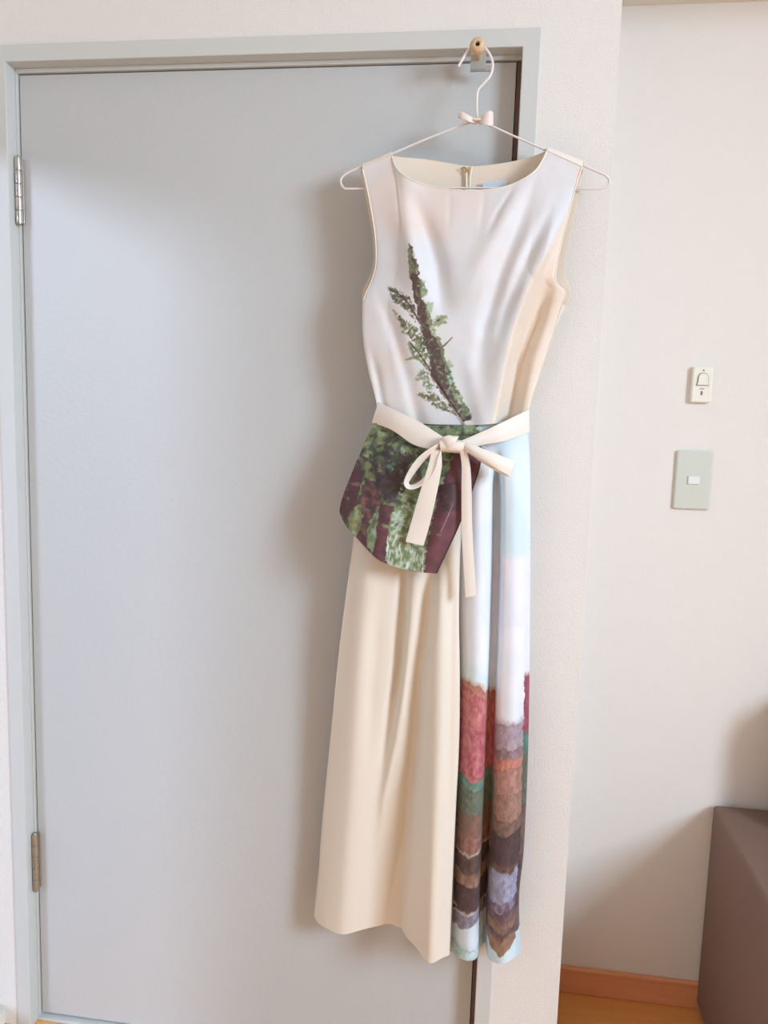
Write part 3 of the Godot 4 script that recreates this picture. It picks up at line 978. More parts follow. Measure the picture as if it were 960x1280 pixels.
func conifer(pr: Print) -> void:
	var rng := pr.rng
	var olive := rgb(142, 148, 112)
	var moss := rgb(110, 122, 92)
	var deep := rgb(82, 82, 68)
	var plum := rgb(92, 62, 68)
	var mist := rgb(176, 190, 176)
	# pale wet halo behind the tree
	pr.dab(Vector2(-0.1008, 1.3593), 0.022, 0.075, 0.32, rgb(214, 222, 214), 0.4, 0.4)
	# side branches: ragged masses of needles
	for br in [
		[PackedVector2Array([Vector2(-0.1816, 1.4465), Vector2(-0.1716, 1.4451), Vector2(-0.1614, 1.4395), Vector2(-0.148, 1.4309), Vector2(-0.1375, 1.4166), Vector2(-0.1276, 1.3964), Vector2(-0.1355, 1.3953), Vector2(-0.1472, 1.4087), Vector2(-0.1587, 1.4187), Vector2(-0.1694, 1.4239), Vector2(-0.1748, 1.4345)]), moss, plum],
		[PackedVector2Array([Vector2(-0.173, 1.4127), Vector2(-0.1606, 1.3993), Vector2(-0.1423, 1.3899), Vector2(-0.1287, 1.3804), Vector2(-0.1142, 1.3583), Vector2(-0.107, 1.3389), Vector2(-0.1155, 1.3387), Vector2(-0.1289, 1.3502), Vector2(-0.1441, 1.3718), Vector2(-0.1543, 1.377), Vector2(-0.1609, 1.3935)]), olive, deep],
		[PackedVector2Array([Vector2(-0.1489, 1.335), Vector2(-0.138, 1.3402), Vector2(-0.1429, 1.3523), Vector2(-0.1463, 1.3625), Vector2(-0.131, 1.3536), Vector2(-0.1156, 1.3416), Vector2(-0.1044, 1.3115), Vector2(-0.1138, 1.3206), Vector2(-0.1242, 1.3322), Vector2(-0.1344, 1.3368)]), moss, rgb(150, 150, 112)],
		[PackedVector2Array([Vector2(-0.1316, 1.302), Vector2(-0.127, 1.3134), Vector2(-0.1202, 1.3185), Vector2(-0.1115, 1.3143), Vector2(-0.1009, 1.2968), Vector2(-0.1081, 1.2888), Vector2(-0.1192, 1.2934), Vector2(-0.1183, 1.3082), Vector2(-0.1247, 1.3061)]), rgb(150, 158, 136), moss],
		[PackedVector2Array([Vector2(-0.1293, 1.2788), Vector2(-0.1114, 1.2857), Vector2(-0.0957, 1.2787), Vector2(-0.0801, 1.2639), Vector2(-0.0651, 1.25), Vector2(-0.0847, 1.2558), Vector2(-0.099, 1.2623), Vector2(-0.1119, 1.2718)]), rgb(134, 132, 100), deep],
		[PackedVector2Array([Vector2(-0.1292, 1.4552), Vector2(-0.1223, 1.4538), Vector2(-0.1188, 1.4399), Vector2(-0.1245, 1.4327), Vector2(-0.1287, 1.4398)]), rgb(122, 140, 96), moss],
		[PackedVector2Array([Vector2(-0.1156, 1.4217), Vector2(-0.1097, 1.4218), Vector2(-0.1108, 1.4112), Vector2(-0.1151, 1.4087)]), mist, moss],
		[PackedVector2Array([Vector2(-0.1064, 1.388), Vector2(-0.1014, 1.3997), Vector2(-0.0937, 1.4027), Vector2(-0.0843, 1.4029), Vector2(-0.0878, 1.3922), Vector2(-0.0976, 1.3896)]), olive, rgb(150, 158, 116)],
		[PackedVector2Array([Vector2(-0.0859, 1.332), Vector2(-0.079, 1.3332), Vector2(-0.0742, 1.326), Vector2(-0.0825, 1.3238)]), mist, moss]]:
		pr.wash(br[0], br[1], br[2], 0.0030, 0.014, 0.22)
		# feathery needles round its outline
		var line: PackedVector2Array = br[0]
		var mid := Vector2.ZERO
		for q in line:
			mid += q / line.size()
		for k in 34:
			var q := mid.lerp(line[rng.randi_range(0, line.size() - 1)], rng.randf_range(0.2, 1.0))
			var g: Color = br[1] if k % 3 else br[2]
			pr.dab(q, rng.randf_range(0.0018, 0.0034), rng.randf_range(0.0010, 0.0020), rng.randf() * TAU, g.lerp(rgb(160, 164, 130), rng.randf_range(0.0, 0.5)), rng.randf_range(0.35, 0.7), 0.7)
		for k in 30:
			var i := rng.randi_range(0, line.size() - 1)
			var q := line[i].lerp(line[(i + 1) % line.size()], rng.randf())
			var g: Color = br[1]
			pr.dab(q, rng.randf_range(0.0022, 0.005), rng.randf_range(0.0007, 0.0014), (q - mid).angle() + rng.randf_range(-0.7, 0.7), g.lerp(rgb(176, 182, 150), rng.randf_range(0.0, 0.6)), rng.randf_range(0.4, 0.8), 0.6)
	# the trunk with the foliage that hugs it, cut along the wrap seam on the left
	pr.wash(PackedVector2Array([Vector2(-0.127, 1.4355), Vector2(-0.1164, 1.4164), Vector2(-0.1102, 1.3972), Vector2(-0.106, 1.3779), Vector2(-0.0951, 1.3659), Vector2(-0.0873, 1.3442), Vector2(-0.0779, 1.32), Vector2(-0.0726, 1.3005), Vector2(-0.06, 1.2837), Vector2(-0.0467, 1.2619), Vector2(-0.04, 1.2448), Vector2(-0.0521, 1.238), Vector2(-0.0732, 1.266), Vector2(-0.0891, 1.2903), Vector2(-0.1054, 1.3242), Vector2(-0.1169, 1.3631), Vector2(-0.1231, 1.397)]), moss, olive, 0.004, 0.008)
	pr.wash(PackedVector2Array([Vector2(-0.1132, 1.385), Vector2(-0.1059, 1.3876), Vector2(-0.1023, 1.3707), Vector2(-0.109, 1.3657)]), rgb(196, 214, 204), olive, 0.004, 0.006)
	pr.wash(PackedVector2Array([Vector2(-0.0871, 1.3129), Vector2(-0.0757, 1.3152), Vector2(-0.0726, 1.3005), Vector2(-0.0788, 1.294)]), rgb(168, 206, 202), moss, 0.004, 0.006)
	pr.wash(PackedVector2Array([Vector2(-0.0688, 1.281), Vector2(-0.0574, 1.2813), Vector2(-0.0554, 1.269), Vector2(-0.0634, 1.2698)]), rgb(206, 214, 204), olive, 0.004, 0.006)
	pr.wash(PackedVector2Array([Vector2(-0.1476, 1.5127), Vector2(-0.1428, 1.5023), Vector2(-0.1334, 1.4738), Vector2(-0.1288, 1.4566), Vector2(-0.1265, 1.4355), Vector2(-0.1194, 1.4164), Vector2(-0.1167, 1.3971), Vector2(-0.1115, 1.3778), Vector2(-0.099, 1.3634), Vector2(-0.0912, 1.3417), Vector2(-0.0844, 1.3198), Vector2(-0.0768, 1.2931), Vector2(-0.0686, 1.276), Vector2(-0.0528, 1.2543), Vector2(-0.0433, 1.2412), Vector2(-0.0516, 1.239), Vector2(-0.0756, 1.264), Vector2(-0.0888, 1.2814), Vector2(-0.1084, 1.3109), Vector2(-0.11, 1.3388), Vector2(-0.117, 1.3533), Vector2(-0.1234, 1.3776), Vector2(-0.1293, 1.4017), Vector2(-0.1343, 1.4186), Vector2(-0.1392, 1.4306), Vector2(-0.142, 1.4522), Vector2(-0.1475, 1.4684), Vector2(-0.1504, 1.4927)]), plum, rgb(88, 76, 68), 0.0028, 0.012)
	pr.wash(PackedVector2Array([Vector2(-0.1478, 1.5046), Vector2(-0.1424, 1.4904), Vector2(-0.1396, 1.4685), Vector2(-0.1423, 1.4594), Vector2(-0.1481, 1.4713), Vector2(-0.1504, 1.4927)]), moss, olive, 0.004, 0.008)
	# short needle marks over the masses
	var spine := PackedVector2Array([Vector2(-0.1455, 1.5023), Vector2(-0.1348, 1.4594), Vector2(-0.1235, 1.4066), Vector2(-0.1121, 1.3681), Vector2(-0.0983, 1.3318), Vector2(-0.087, 1.3002), Vector2(-0.0684, 1.2711), Vector2(-0.0487, 1.2445)])
	var greens := [rgb(136, 146, 108), rgb(104, 118, 84), rgb(166, 176, 148), rgb(74, 70, 62), rgb(98, 114, 86), rgb(120, 130, 100)]
	for k in 170:
		var t := rng.randf() * (spine.size() - 1)
		var i := mini(int(t), spine.size() - 2)
		var h := t / (spine.size() - 1)
		var p := spine[i].lerp(spine[i + 1], t - i)
		var off := rng.randf_range(-0.0055 if h > 0.6 else -0.012 * smoothstep(0.1, 0.5, h) - 0.003, 0.005 + 0.008 * smoothstep(0.2, 0.7, h))
		pr.dab(p + Vector2(off, 0), rng.randf_range(0.0018, 0.005), rng.randf_range(0.0009, 0.002), rng.randf_range(-1.2, 1.9), greens[rng.randi_range(0, 5)], rng.randf_range(0.45, 0.85), 0.8)
	for line in [PackedVector2Array([Vector2(-0.1783, 1.4446), Vector2(-0.1593, 1.4339), Vector2(-0.1438, 1.4184), Vector2(-0.1266, 1.3897)]), PackedVector2Array([Vector2(-0.143, 1.3614), Vector2(-0.1287, 1.3458), Vector2(-0.1076, 1.3168)]), PackedVector2Array([Vector2(-0.0891, 1.2903), Vector2(-0.1047, 1.3046), Vector2(-0.1087, 1.3131)])]:
		pr.stroke(line, 0.0011, 0.0016, rgb(86, 60, 60), 0.75)
	pr.stroke(PackedVector2Array([Vector2(-0.0917, 1.3543), Vector2(-0.0831, 1.3628), Vector2(-0.0751, 1.3716)]), 0.0014, 0.0012, rgb(120, 84, 90), 0.85)
	pr.dab(Vector2(-0.0985, 1.3966), 0.004, 0.0016, 0.6, rgb(84, 56, 58), 0.8)
	pr.dab(Vector2(-0.044, 1.2452), 0.005, 0.004, 0.6, rgb(66, 60, 52), 0.9)
	# the seam where the wrap front overlaps
	pr.stroke(PackedVector2Array([Vector2(-0.1068, 1.308), Vector2(-0.0889, 1.2843), Vector2(-0.0731, 1.2636), Vector2(-0.0531, 1.2384)]), 0.0005, 0.0006, rgb(232, 228, 222), 0.8)


func legs(j: Node3D) -> void:
	# ---- cream leg
	var top := spread(PackedVector3Array([Vector3(-0.2015, 1.2296, 0.05), Vector3(-0.1544, 1.2288, 0.066), Vector3(-0.1021, 1.228, 0.07), Vector3(-0.0382, 1.2302, 0.07)]), 60)
	var hem := spread(PackedVector3Array([Vector3(-0.2904, 0.3215, 0.009), Vector3(-0.2825, 0.3112, 0.016), Vector3(-0.2604, 0.3094, 0.028), Vector3(-0.2343, 0.3092, 0.032), Vector3(-0.2015, 0.314, 0.026), Vector3(-0.1736, 0.317, 0.016), Vector3(-0.1492, 0.3221, 0.012), Vector3(-0.1287, 0.3174, 0.022), Vector3(-0.1088, 0.3165, 0.044), Vector3(-0.0896, 0.3178, 0.066), Vector3(-0.071, 0.3165, 0.086), Vector3(-0.0544, 0.3202, 0.088), Vector3(-0.0413, 0.3192, 0.078), Vector3(-0.0362, 0.3186, 0.07)]), 120)
	var left := spread(PackedVector3Array([Vector3(-0.2015, 1.2296, 0.05), Vector3(-0.2161, 1.1494, 0.045), Vector3(-0.2289, 1.0539, 0.042), Vector3(-0.2395, 0.9559, 0.038), Vector3(-0.2518, 0.8404, 0.032), Vector3(-0.263, 0.7057, 0.024), Vector3(-0.2747, 0.5661, 0.016), Vector3(-0.2845, 0.4232, 0.011), Vector3(-0.2904, 0.3215, 0.009)]), 90)
	var right := spread(PackedVector3Array([Vector3(-0.0382, 1.2302, 0.07), Vector3(-0.0421, 1.1457, 0.072), Vector3(-0.0477, 1.0415, 0.074), Vector3(-0.0458, 0.9354, 0.074), Vector3(-0.0393, 0.8137, 0.074), Vector3(-0.0359, 0.7027, 0.073), Vector3(-0.0364, 0.5888, 0.072), Vector3(-0.0364, 0.4576, 0.071), Vector3(-0.0362, 0.3186, 0.07)]), 90)
	var folds := [
		[PackedVector2Array([Vector2(-0.1222, 1.1421), Vector2(-0.1219, 0.9901), Vector2(-0.1254, 0.902), Vector2(-0.1314, 0.8051), Vector2(-0.1439, 0.6916), Vector2(-0.1622, 0.5748), Vector2(-0.1745, 0.4259)]), 0.015, 0.010, 0.022],
		[PackedVector2Array([Vector2(-0.1426, 1.1281), Vector2(-0.1416, 1.0224), Vector2(-0.141, 0.9281), Vector2(-0.1445, 0.8318), Vector2(-0.158, 0.7045), Vector2(-0.1746, 0.617)]), -0.012, 0.009, 0.008],
		[PackedVector2Array([Vector2(-0.0937, 1.0118), Vector2(-0.1023, 0.8899), Vector2(-0.1112, 0.8067), Vector2(-0.1157, 0.6657), Vector2(-0.1234, 0.5351), Vector2(-0.1332, 0.3709)]), -0.018, 0.013, 0.012, 1],
		[PackedVector2Array([Vector2(-0.0785, 1.0259), Vector2(-0.0795, 0.8505), Vector2(-0.0799, 0.6549), Vector2(-0.0747, 0.3782)]), 0.010, 0.018, 0.022, 1],
		[PackedVector2Array([Vector2(-0.1979, 1.0327), Vector2(-0.2086, 0.8409), Vector2(-0.2163, 0.6129), Vector2(-0.2267, 0.3592)]), 0.007, 0.022, 0.026, 1],
		[PackedVector2Array([Vector2(-0.1784, 1.007), Vector2(-0.1887, 0.8146), Vector2(-0.1954, 0.615)]), -0.004, 0.014, 0.014],
		[PackedVector2Array([Vector2(-0.0589, 0.9938), Vector2(-0.0555, 0.8796), Vector2(-0.051, 0.7421), Vector2(-0.0446, 0.4561)]), -0.005, 0.010, 0.006, 1],
	]
	var shape := leg_shape(top, hem, left, right, folds, 0.022)
	var b := Build.new()
	b.sheet(200, 130, shape, 0.0014, null, true)
	part("trouser_leg", b.done(), M.cream, j, "plain cream trouser leg")
	# ---- printed leg: sky above, mountains and banded rock below
	var pr := Print.new(Vector2(0.0, 0.0), Vector2(0.30, 0.90), 1400.0, 8)
	paint_leg(pr)
	var ptop := spread(PackedVector3Array([Vector3(-0.0618, 1.2369, 0.062), Vector3(-0.0259, 1.2382, 0.072), Vector3(0.0118, 1.2395, 0.072), Vector3(0.0509, 1.2419, 0.058)]), 60)
	var phem := spread(PackedVector3Array([Vector3(-0.0356, 0.3133, 0.052), Vector3(-0.0225, 0.3146, 0.062), Vector3(-0.0029, 0.317, 0.07), Vector3(0.0136, 0.3163, 0.066), Vector3(0.0205, 0.3089, 0.044), Vector3(0.0259, 0.3112, 0.042), Vector3(0.0301, 0.3155, 0.064), Vector3(0.0465, 0.319, 0.072), Vector3(0.0653, 0.3246, 0.07), Vector3(0.0818, 0.3271, 0.058), Vector3(0.0862, 0.3281, 0.046)]), 120)
	var pleft := spread(PackedVector3Array([Vector3(-0.0618, 1.2369, 0.062), Vector3(-0.0556, 1.0922, 0.064), Vector3(-0.0467, 0.9464, 0.064), Vector3(-0.0396, 0.8103, 0.064), Vector3(-0.0363, 0.6696, 0.062), Vector3(-0.0344, 0.5236, 0.058), Vector3(-0.0356, 0.3133, 0.052)]), 90)
	var pright := spread(PackedVector3Array([Vector3(0.0509, 1.2419, 0.058), Vector3(0.0585, 1.1487, 0.056), Vector3(0.0655, 1.0183, 0.056), Vector3(0.075, 0.816, 0.054), Vector3(0.08, 0.6752, 0.05), Vector3(0.0818, 0.5161, 0.048), Vector3(0.0784, 0.4261, 0.046), Vector3(0.0862, 0.3281, 0.046)]), 90)
	var pf := [
		[PackedVector2Array([Vector2(0.0032, 1.1833), Vector2(0.0075, 1.096), Vector2(0.0113, 0.9914), Vector2(0.0138, 0.8575), Vector2(0.0138, 0.7199), Vector2(0.0151, 0.5788), Vector2(0.0158, 0.4485), Vector2(0.0199, 0.3305)]), -0.060, 0.0060, 0.0060, 1],
		[PackedVector2Array([Vector2(-0.0279, 1.1975), Vector2(-0.0184, 0.9896), Vector2(-0.0125, 0.7732), Vector2(-0.0104, 0.5473), Vector2(-0.0075, 0.3269)]), 0.009, 0.022, 0.018, 1],
		[PackedVector2Array([Vector2(0.0339, 1.1998), Vector2(0.0433, 0.9933), Vector2(0.0504, 0.7784), Vector2(0.0551, 0.5544), Vector2(0.0566, 0.3353)]), 0.009, 0.020, 0.020, 1],
		[PackedVector2Array([Vector2(0.0637, 0.8476), Vector2(0.0695, 0.711), Vector2(0.0716, 0.5705), Vector2(0.0729, 0.4407)]), -0.006, 0.005, 0.004],
	]
	var ps := leg_shape(ptop, phem, pleft, pright, pf, 0.018)
	var uvf := func(u: float, v: float) -> Vector2:
		var s := u / 0.66 if u < 0.66 else (1.0 - u) / 0.34
		return Vector2(lerpf(0.02, 0.98, s), v)
	var pb := Build.new()
	pb.sheet(260, 150, ps, 0.0014, uvf, true)
	part("trouser_leg", pb.done(), cloth(pr.texture(), Color.WHITE), j, "printed trouser leg with pale sky and banded rock mountains")


# a flattened tube of cloth: its folded front takes two thirds of the way round
func leg_shape(top: PackedVector3Array, hem: PackedVector3Array, left: PackedVector3Array, right: PackedVector3Array, folds: Array, depth: float) -> Callable:
	return func(u: float, v: float) -> Vector3:
		if u <= 0.66:
			var s := u / 0.66
			var p := coons(top, hem, left, right, s, v)
			p.z = maxf(0.012, p.z + fold_at(folds, p.x, p.y) * minf(1.0, minf(s, 1.0 - s) * 10.0))
			return p
		var s2 := (1.0 - u) / 0.34
		var q := coons(top, hem, left, right, s2, v)
		var e := pick(left, v).lerp(pick(right, v), s2)
		q.z = maxf(0.006, minf(q.z, e.z) - depth * sin(PI * clampf(s2, 0.0, 1.0)))
		q.y = lerpf(q.y, e.y, sin(PI * clampf(s2, 0.0, 1.0)) * 0.8)
		return q


# the colour bands of the printed leg: [height down the leg in 0..1, colour, mottle colour]
func paint_leg(pr: Print) -> void:
	var w := pr.im.get_width()
	var h := pr.im.get_height()
	var sky := [[0.0, rgb(222, 232, 240), rgb(232, 236, 243)]]
	var one := [
		[0.0, rgb(226, 232, 241), rgb(236, 238, 245)], [0.44, rgb(214, 230, 236), rgb(230, 238, 242)],
		[0.470, rgb(194, 140, 116), rgb(180, 112, 104)], [0.485, rgb(184, 100, 106), rgb(202, 132, 126)], [0.55, rgb(176, 90, 102), rgb(196, 126, 128)],
		[0.636, rgb(116, 152, 138), rgb(98, 132, 122)], [0.652, rgb(116, 124, 106), rgb(98, 112, 100)], [0.70, rgb(142, 98, 88), rgb(118, 104, 90)],
		[0.74, rgb(132, 92, 84), rgb(158, 120, 106)], [0.778, rgb(206, 196, 190), rgb(190, 176, 168)], [0.784, rgb(76, 58, 58), rgb(96, 76, 70)],
		[0.818, rgb(156, 124, 106), rgb(130, 98, 86)], [0.846, rgb(74, 52, 60), rgb(88, 64, 68)], [0.893, rgb(200, 190, 186), rgb(180, 168, 168)],
		[0.899, rgb(150, 146, 164), rgb(128, 122, 140)], [0.925, rgb(206, 222, 234), rgb(220, 230, 240)], [0.968, rgb(170, 202, 212), rgb(196, 220, 228)], [1.01, rgb(170, 202, 212), rgb(170, 202, 212)]]
	var two := [
		[0.0, rgb(212, 230, 240), rgb(224, 236, 243)], [0.235, rgb(238, 236, 246), rgb(230, 232, 244)], [0.36, rgb(230, 234, 242), rgb(238, 238, 246)],
		[0.536, rgb(166, 148, 162), rgb(178, 160, 168)], [0.586, rgb(156, 132, 140), rgb(142, 112, 112)], [0.604, rgb(212, 142, 120), rgb(196, 126, 114)],
		[0.622, rgb(188, 138, 128), rgb(160, 122, 108)], [0.67, rgb(150, 114, 102), rgb(168, 130, 116)], [0.715, rgb(136, 106, 94), rgb(114, 92, 84)],
		[0.742, rgb(72, 56, 62), rgb(86, 66, 68)], [0.80, rgb(88, 68, 68), rgb(118, 92, 82)], [0.815, rgb(146, 144, 172), rgb(166, 170, 196)],
		[0.872, rgb(142, 138, 164), rgb(112, 92, 108)], [0.893, rgb(96, 72, 82), rgb(120, 98, 102)], [0.912, rgb(146, 116, 98), rgb(122, 96, 88)],
		[0.930, rgb(92, 68, 72), rgb(112, 86, 84)], [0.940, rgb(152, 124, 102), rgb(138, 108, 92)], [0.968, rgb(204, 226, 236), rgb(214, 232, 240)], [1.01, rgb(204, 226, 236), rgb(204, 226, 236)]]
	var rim := [
		[0.0, rgb(214, 230, 240), rgb(226, 236, 243)], [0.235, rgb(238, 236, 246), rgb(230, 232, 244)], [0.455, rgb(164, 82, 98), rgb(148, 72, 86)],
		[0.565, rgb(92, 140, 126), rgb(82, 116, 106)], [0.60, rgb(104, 110, 96), rgb(88, 92, 84)], [0.70, rgb(98, 78, 74), rgb(116, 94, 84)], [0.80, rgb(70, 52, 60), rgb(92, 72, 76)], [0.9, rgb(96, 80, 88), rgb(110, 92, 98)], [0.95, rgb(200, 222, 232), rgb(200, 222, 232)], [1.01, rgb(200, 222, 232), rgb(200, 222, 232)]]
	for y in h:
		for x in w:
			var s := float(x) / w
			var p := pr.place(x, y)
			var v := float(y) / h
			var bend := 0.005 * pr.at(p, 0.07, 2.0) + 0.0045 * pr.at(p, 0.03, 15.0) + 0.0012 * pr.at(p, 0.014, 6.0)
			var list := one
			var sag := 0.0
			if s < 0.515 + 0.015 * pr.at(p, 0.04, 16.0):
				var t := minf(s / 0.43, 1.0)
				sag = 0.010 * sin(PI * t) if v > 0.6 else 0.05 * maxf(0.0, t - 0.35) - 0.012
				if v > 0.9 and v < 0.96:
					sag = 0.016 * (1.0 - t)
			elif s < 0.885 + 0.02 * pr.at(p, 0.03, 12.0):
				list = two
				var t2 := maxf(0.0, (s - 0.60) / 0.285)
				sag = 0.012 * sin(PI * t2) * smoothstep(0.6, 0.9, v)
				if v > 0.95:
					sag = 0.026 * (1.0 - absf(2.0 * t2 - 0.9)) - 0.008
			else:
				list = rim
			var q := v + bend - sag
			var k := 0
			while k < list.size() - 2 and list[k + 1][0] <= q:
				k += 1
			var a: Color = list[k][1]
			var rocky := smoothstep(0.84, 0.74, a.get_luminance())
			var mix1 := clampf(0.5 + 1.1 * pr.at(p, lerpf(0.11, 0.02, rocky), 20.0), 0.0, 1.0)
			var c := a.lerp(list[k][2], mix1)
			# a wet edge where one wash runs into the next
			var a2: Color = list[k + 1][1]
			c = c.lerp(a2.lerp(list[k + 1][2], mix1), 0.6 * smoothstep(lerpf(0.012, 0.0026, rocky), 0.0, list[k + 1][0] - q))
			if rocky > 0.0 and k > 0:
				c = c.lerp(Color(c.r * 0.8, c.g * 0.76, c.b * 0.78), 0.55 * rocky * smoothstep(0.004, 0.0, q - list[k][0]))
				c = c.lerp(Color(c.r * 1.12, c.g * 1.12, c.b * 1.12), 0.5 * rocky * smoothstep(0.1, 0.6, pr.at(p, 0.008, 31.0)))
				c = c.lerp(Color(c.r * 0.8, c.g * 0.8, c.b * 0.8), 0.5 * rocky * smoothstep(0.1, 0.6, pr.at(p, 0.011, 41.0)))
			pr.im.set_pixel(x, y, c)


func peplum(j: Node3D) -> void:
	var pr := Print.new(Vector2(-0.2625, 1.2563), Vector2(0.30, 0.30), 2000.0, 21)
	var rng := pr.rng
	var g := [rgb(98, 112, 76), rgb(122, 132, 92), rgb(74, 86, 62), rgb(138, 152, 116), rgb(86, 104, 84), rgb(64, 60, 56)]
	for y in pr.im.get_height():
		for x in pr.im.get_width():
			var p := pr.place(x, y)
			var n := pr.at(p + Vector2(pr.at(p, 0.02, 1.0), pr.at(p, 0.02, 7.0)) * 0.008, 0.03, 2.0)
			var c := rgb(112, 122, 84).lerp(rgb(66, 66, 56), smoothstep(0.0, 0.5, n)).lerp(rgb(150, 162, 128), smoothstep(-0.1, -0.6, n))
			pr.im.set_pixel(x, y, c)
	var dark := rgb(82, 48, 56)
	var dark2 := rgb(108, 62, 68)
	# paler ground between the trunks
	pr.wash(PackedVector2Array([Vector2(-0.1623, 1.0878), Vector2(-0.1341, 1.1089), Vector2(-0.0972, 1.1014), Vector2(-0.0958, 1.0647), Vector2(-0.1021, 1.0246), Vector2(-0.1034, 0.9899), Vector2(-0.1459, 0.9927), Vector2(-0.1675, 1.0022), Vector2(-0.1662, 1.0451)]), rgb(176, 190, 172), rgb(112, 124, 84), 0.006, 0.012)
	pr.wash(PackedVector2Array([Vector2(-0.184, 1.1026), Vector2(-0.1729, 1.0873), Vector2(-0.1773, 1.0579), Vector2(-0.1868, 1.0199), Vector2(-0.1978, 1.03), Vector2(-0.1988, 1.0661)]), rgb(150, 166, 130), rgb(112, 126, 88), 0.004, 0.014)
	pr.wash(PackedVector2Array([Vector2(-0.2328, 1.0844), Vector2(-0.2158, 1.0985), Vector2(-0.207, 1.0697), Vector2(-0.2144, 1.0479), Vector2(-0.2281, 1.0579)]), rgb(142, 140, 98), rgb(112, 108, 76), 0.004, 0.014)
	pr.wash(PackedVector2Array([Vector2(-0.2218, 1.1706), Vector2(-0.2093, 1.1515), Vector2(-0.22, 1.1049), Vector2(-0.2339, 1.0736), Vector2(-0.2501, 1.0782), Vector2(-0.2479, 1.097)]), dark, rgb(96, 48, 62), 0.003)
	pr.wash(PackedVector2Array([Vector2(-0.2063, 1.1411), Vector2(-0.1877, 1.1393), Vector2(-0.1764, 1.1161), Vector2(-0.1888, 1.0865), Vector2(-0.2, 1.0594), Vector2(-0.1935, 1.0196), Vector2(-0.2115, 1.04), Vector2(-0.2085, 1.0776), Vector2(-0.2161, 1.109)]), rgb(84, 60, 68), rgb(138, 88, 84), 0.004)
	pr.wash(PackedVector2Array([Vector2(-0.212, 1.0587), Vector2(-0.1924, 1.0277), Vector2(-0.1975, 1.0193), Vector2(-0.2196, 1.0423)]), dark, dark2, 0.002)
	pr.wash(PackedVector2Array([Vector2(-0.1919, 1.1887), Vector2(-0.1527, 1.1928), Vector2(-0.1364, 1.174), Vector2(-0.1438, 1.1255), Vector2(-0.1683, 1.1086), Vector2(-0.1901, 1.1313), Vector2(-0.1991, 1.165)]), rgb(60, 52, 58), rgb(88, 76, 76), 0.008)
	pr.wash(PackedVector2Array([Vector2(-0.1788, 1.1055), Vector2(-0.1575, 1.1012), Vector2(-0.1638, 1.0506), Vector2(-0.1674, 0.9995), Vector2(-0.1893, 1.0144), Vector2(-0.1825, 1.0549)]), dark, dark2, 0.003)
	pr.wash(PackedVector2Array([Vector2(-0.0667, 1.1806), Vector2(-0.0521, 1.1966), Vector2(-0.0192, 1.2029), Vector2(-0.0305, 1.1137), Vector2(-0.0489, 1.0645), Vector2(-0.0681, 1.0265), Vector2(-0.0822, 0.9858), Vector2(-0.1046, 0.9871), Vector2(-0.0991, 1.0487), Vector2(-0.0963, 1.0778), Vector2(-0.0874, 1.1176), Vector2(-0.0781, 1.144)]), rgb(92, 54, 62), rgb(112, 64, 72), 0.003, 0.03)
	pr.wash(PackedVector2Array([Vector2(-0.0881, 1.1358), Vector2(-0.0652, 1.1445), Vector2(-0.0466, 1.1298), Vector2(-0.0556, 1.1008), Vector2(-0.0812, 1.0917)]), rgb(66, 44, 48), rgb(88, 56, 60), 0.005)
	# the band above the knot turns from leaves to pale sky
	pr.wash(PackedVector2Array([Vector2(-0.0288, 1.2457), Vector2(0.0512, 1.2508), Vector2(0.0539, 1.2005), Vector2(-0.0368, 1.1971), Vector2(-0.0298, 1.2127)]), rgb(206, 218, 220), rgb(190, 204, 200), 0.006)
	# leaves: many short brush marks
	for k in 520:
		var p := Vector2(-0.2625, 1.2563) + Vector2(rng.randf() * 0.235, -rng.randf() * 0.20)
		var h := (Vector2(-0.2625, 1.2563).y - p.y) / 0.20
		if h > 0.52 and rng.randf() < 0.75:
			continue
		if p.x > Vector2(-0.0802, 1.1955).x and h > 0.25:
			continue
		var c: Color = g[rng.randi_range(0, 5)]
		if rng.randf() < 0.10:
			c = [rgb(160, 190, 178), rgb(196, 208, 188), rgb(92, 138, 128)][k % 3]
		pr.dab(p, rng.randf_range(0.003, 0.009), rng.randf_range(0.0016, 0.0042), rng.randf() * TAU, c, rng.randf_range(0.5, 0.95), 0.7)
	for k in 26:
		var p := Vector2(-0.2162, 1.2099) + Vector2(rng.randf() * 0.14, -rng.randf() * 0.10)
		pr.dab(p, rng.randf_range(0.006, 0.013), rng.randf_range(0.003, 0.006), rng.randf() * TAU, [rgb(66, 50, 56), rgb(58, 62, 54), rgb(84, 60, 66)][k % 3], 0.55, 0.6)
	for k in 46:
		var p := Vector2(-0.1648, 1.0412).lerp(Vector2(-0.1079, 1.0056), rng.randf()) + Vector2(rng.randf_range(-0.006, 0.006), rng.randf_range(-0.02, 0.02))
		pr.dab(p, 0.0075, 0.0011, PI / 2 + rng.randf_range(-0.2, 0.2), [rgb(222, 228, 220), rgb(196, 206, 186), rgb(120, 132, 90)][k % 3], 0.85, 0.6)
	pr.stroke(PackedVector2Array([Vector2(-0.0788, 1.0656), Vector2(-0.0706, 1.0857), Vector2(-0.0612, 1.1109)]), 0.0006, 0.0004, rgb(190, 170, 170), 0.8)
	# the flap
	var top := spread(PackedVector3Array([Vector3(-0.1916, 1.2353, 0.064), Vector3(-0.1641, 1.2311, 0.072), Vector3(-0.1208, 1.2301, 0.078), Vector3(-0.076, 1.2316, 0.08), Vector3(-0.0193, 1.2347, 0.078), Vector3(0.0269, 1.2375, 0.072)]), 80)
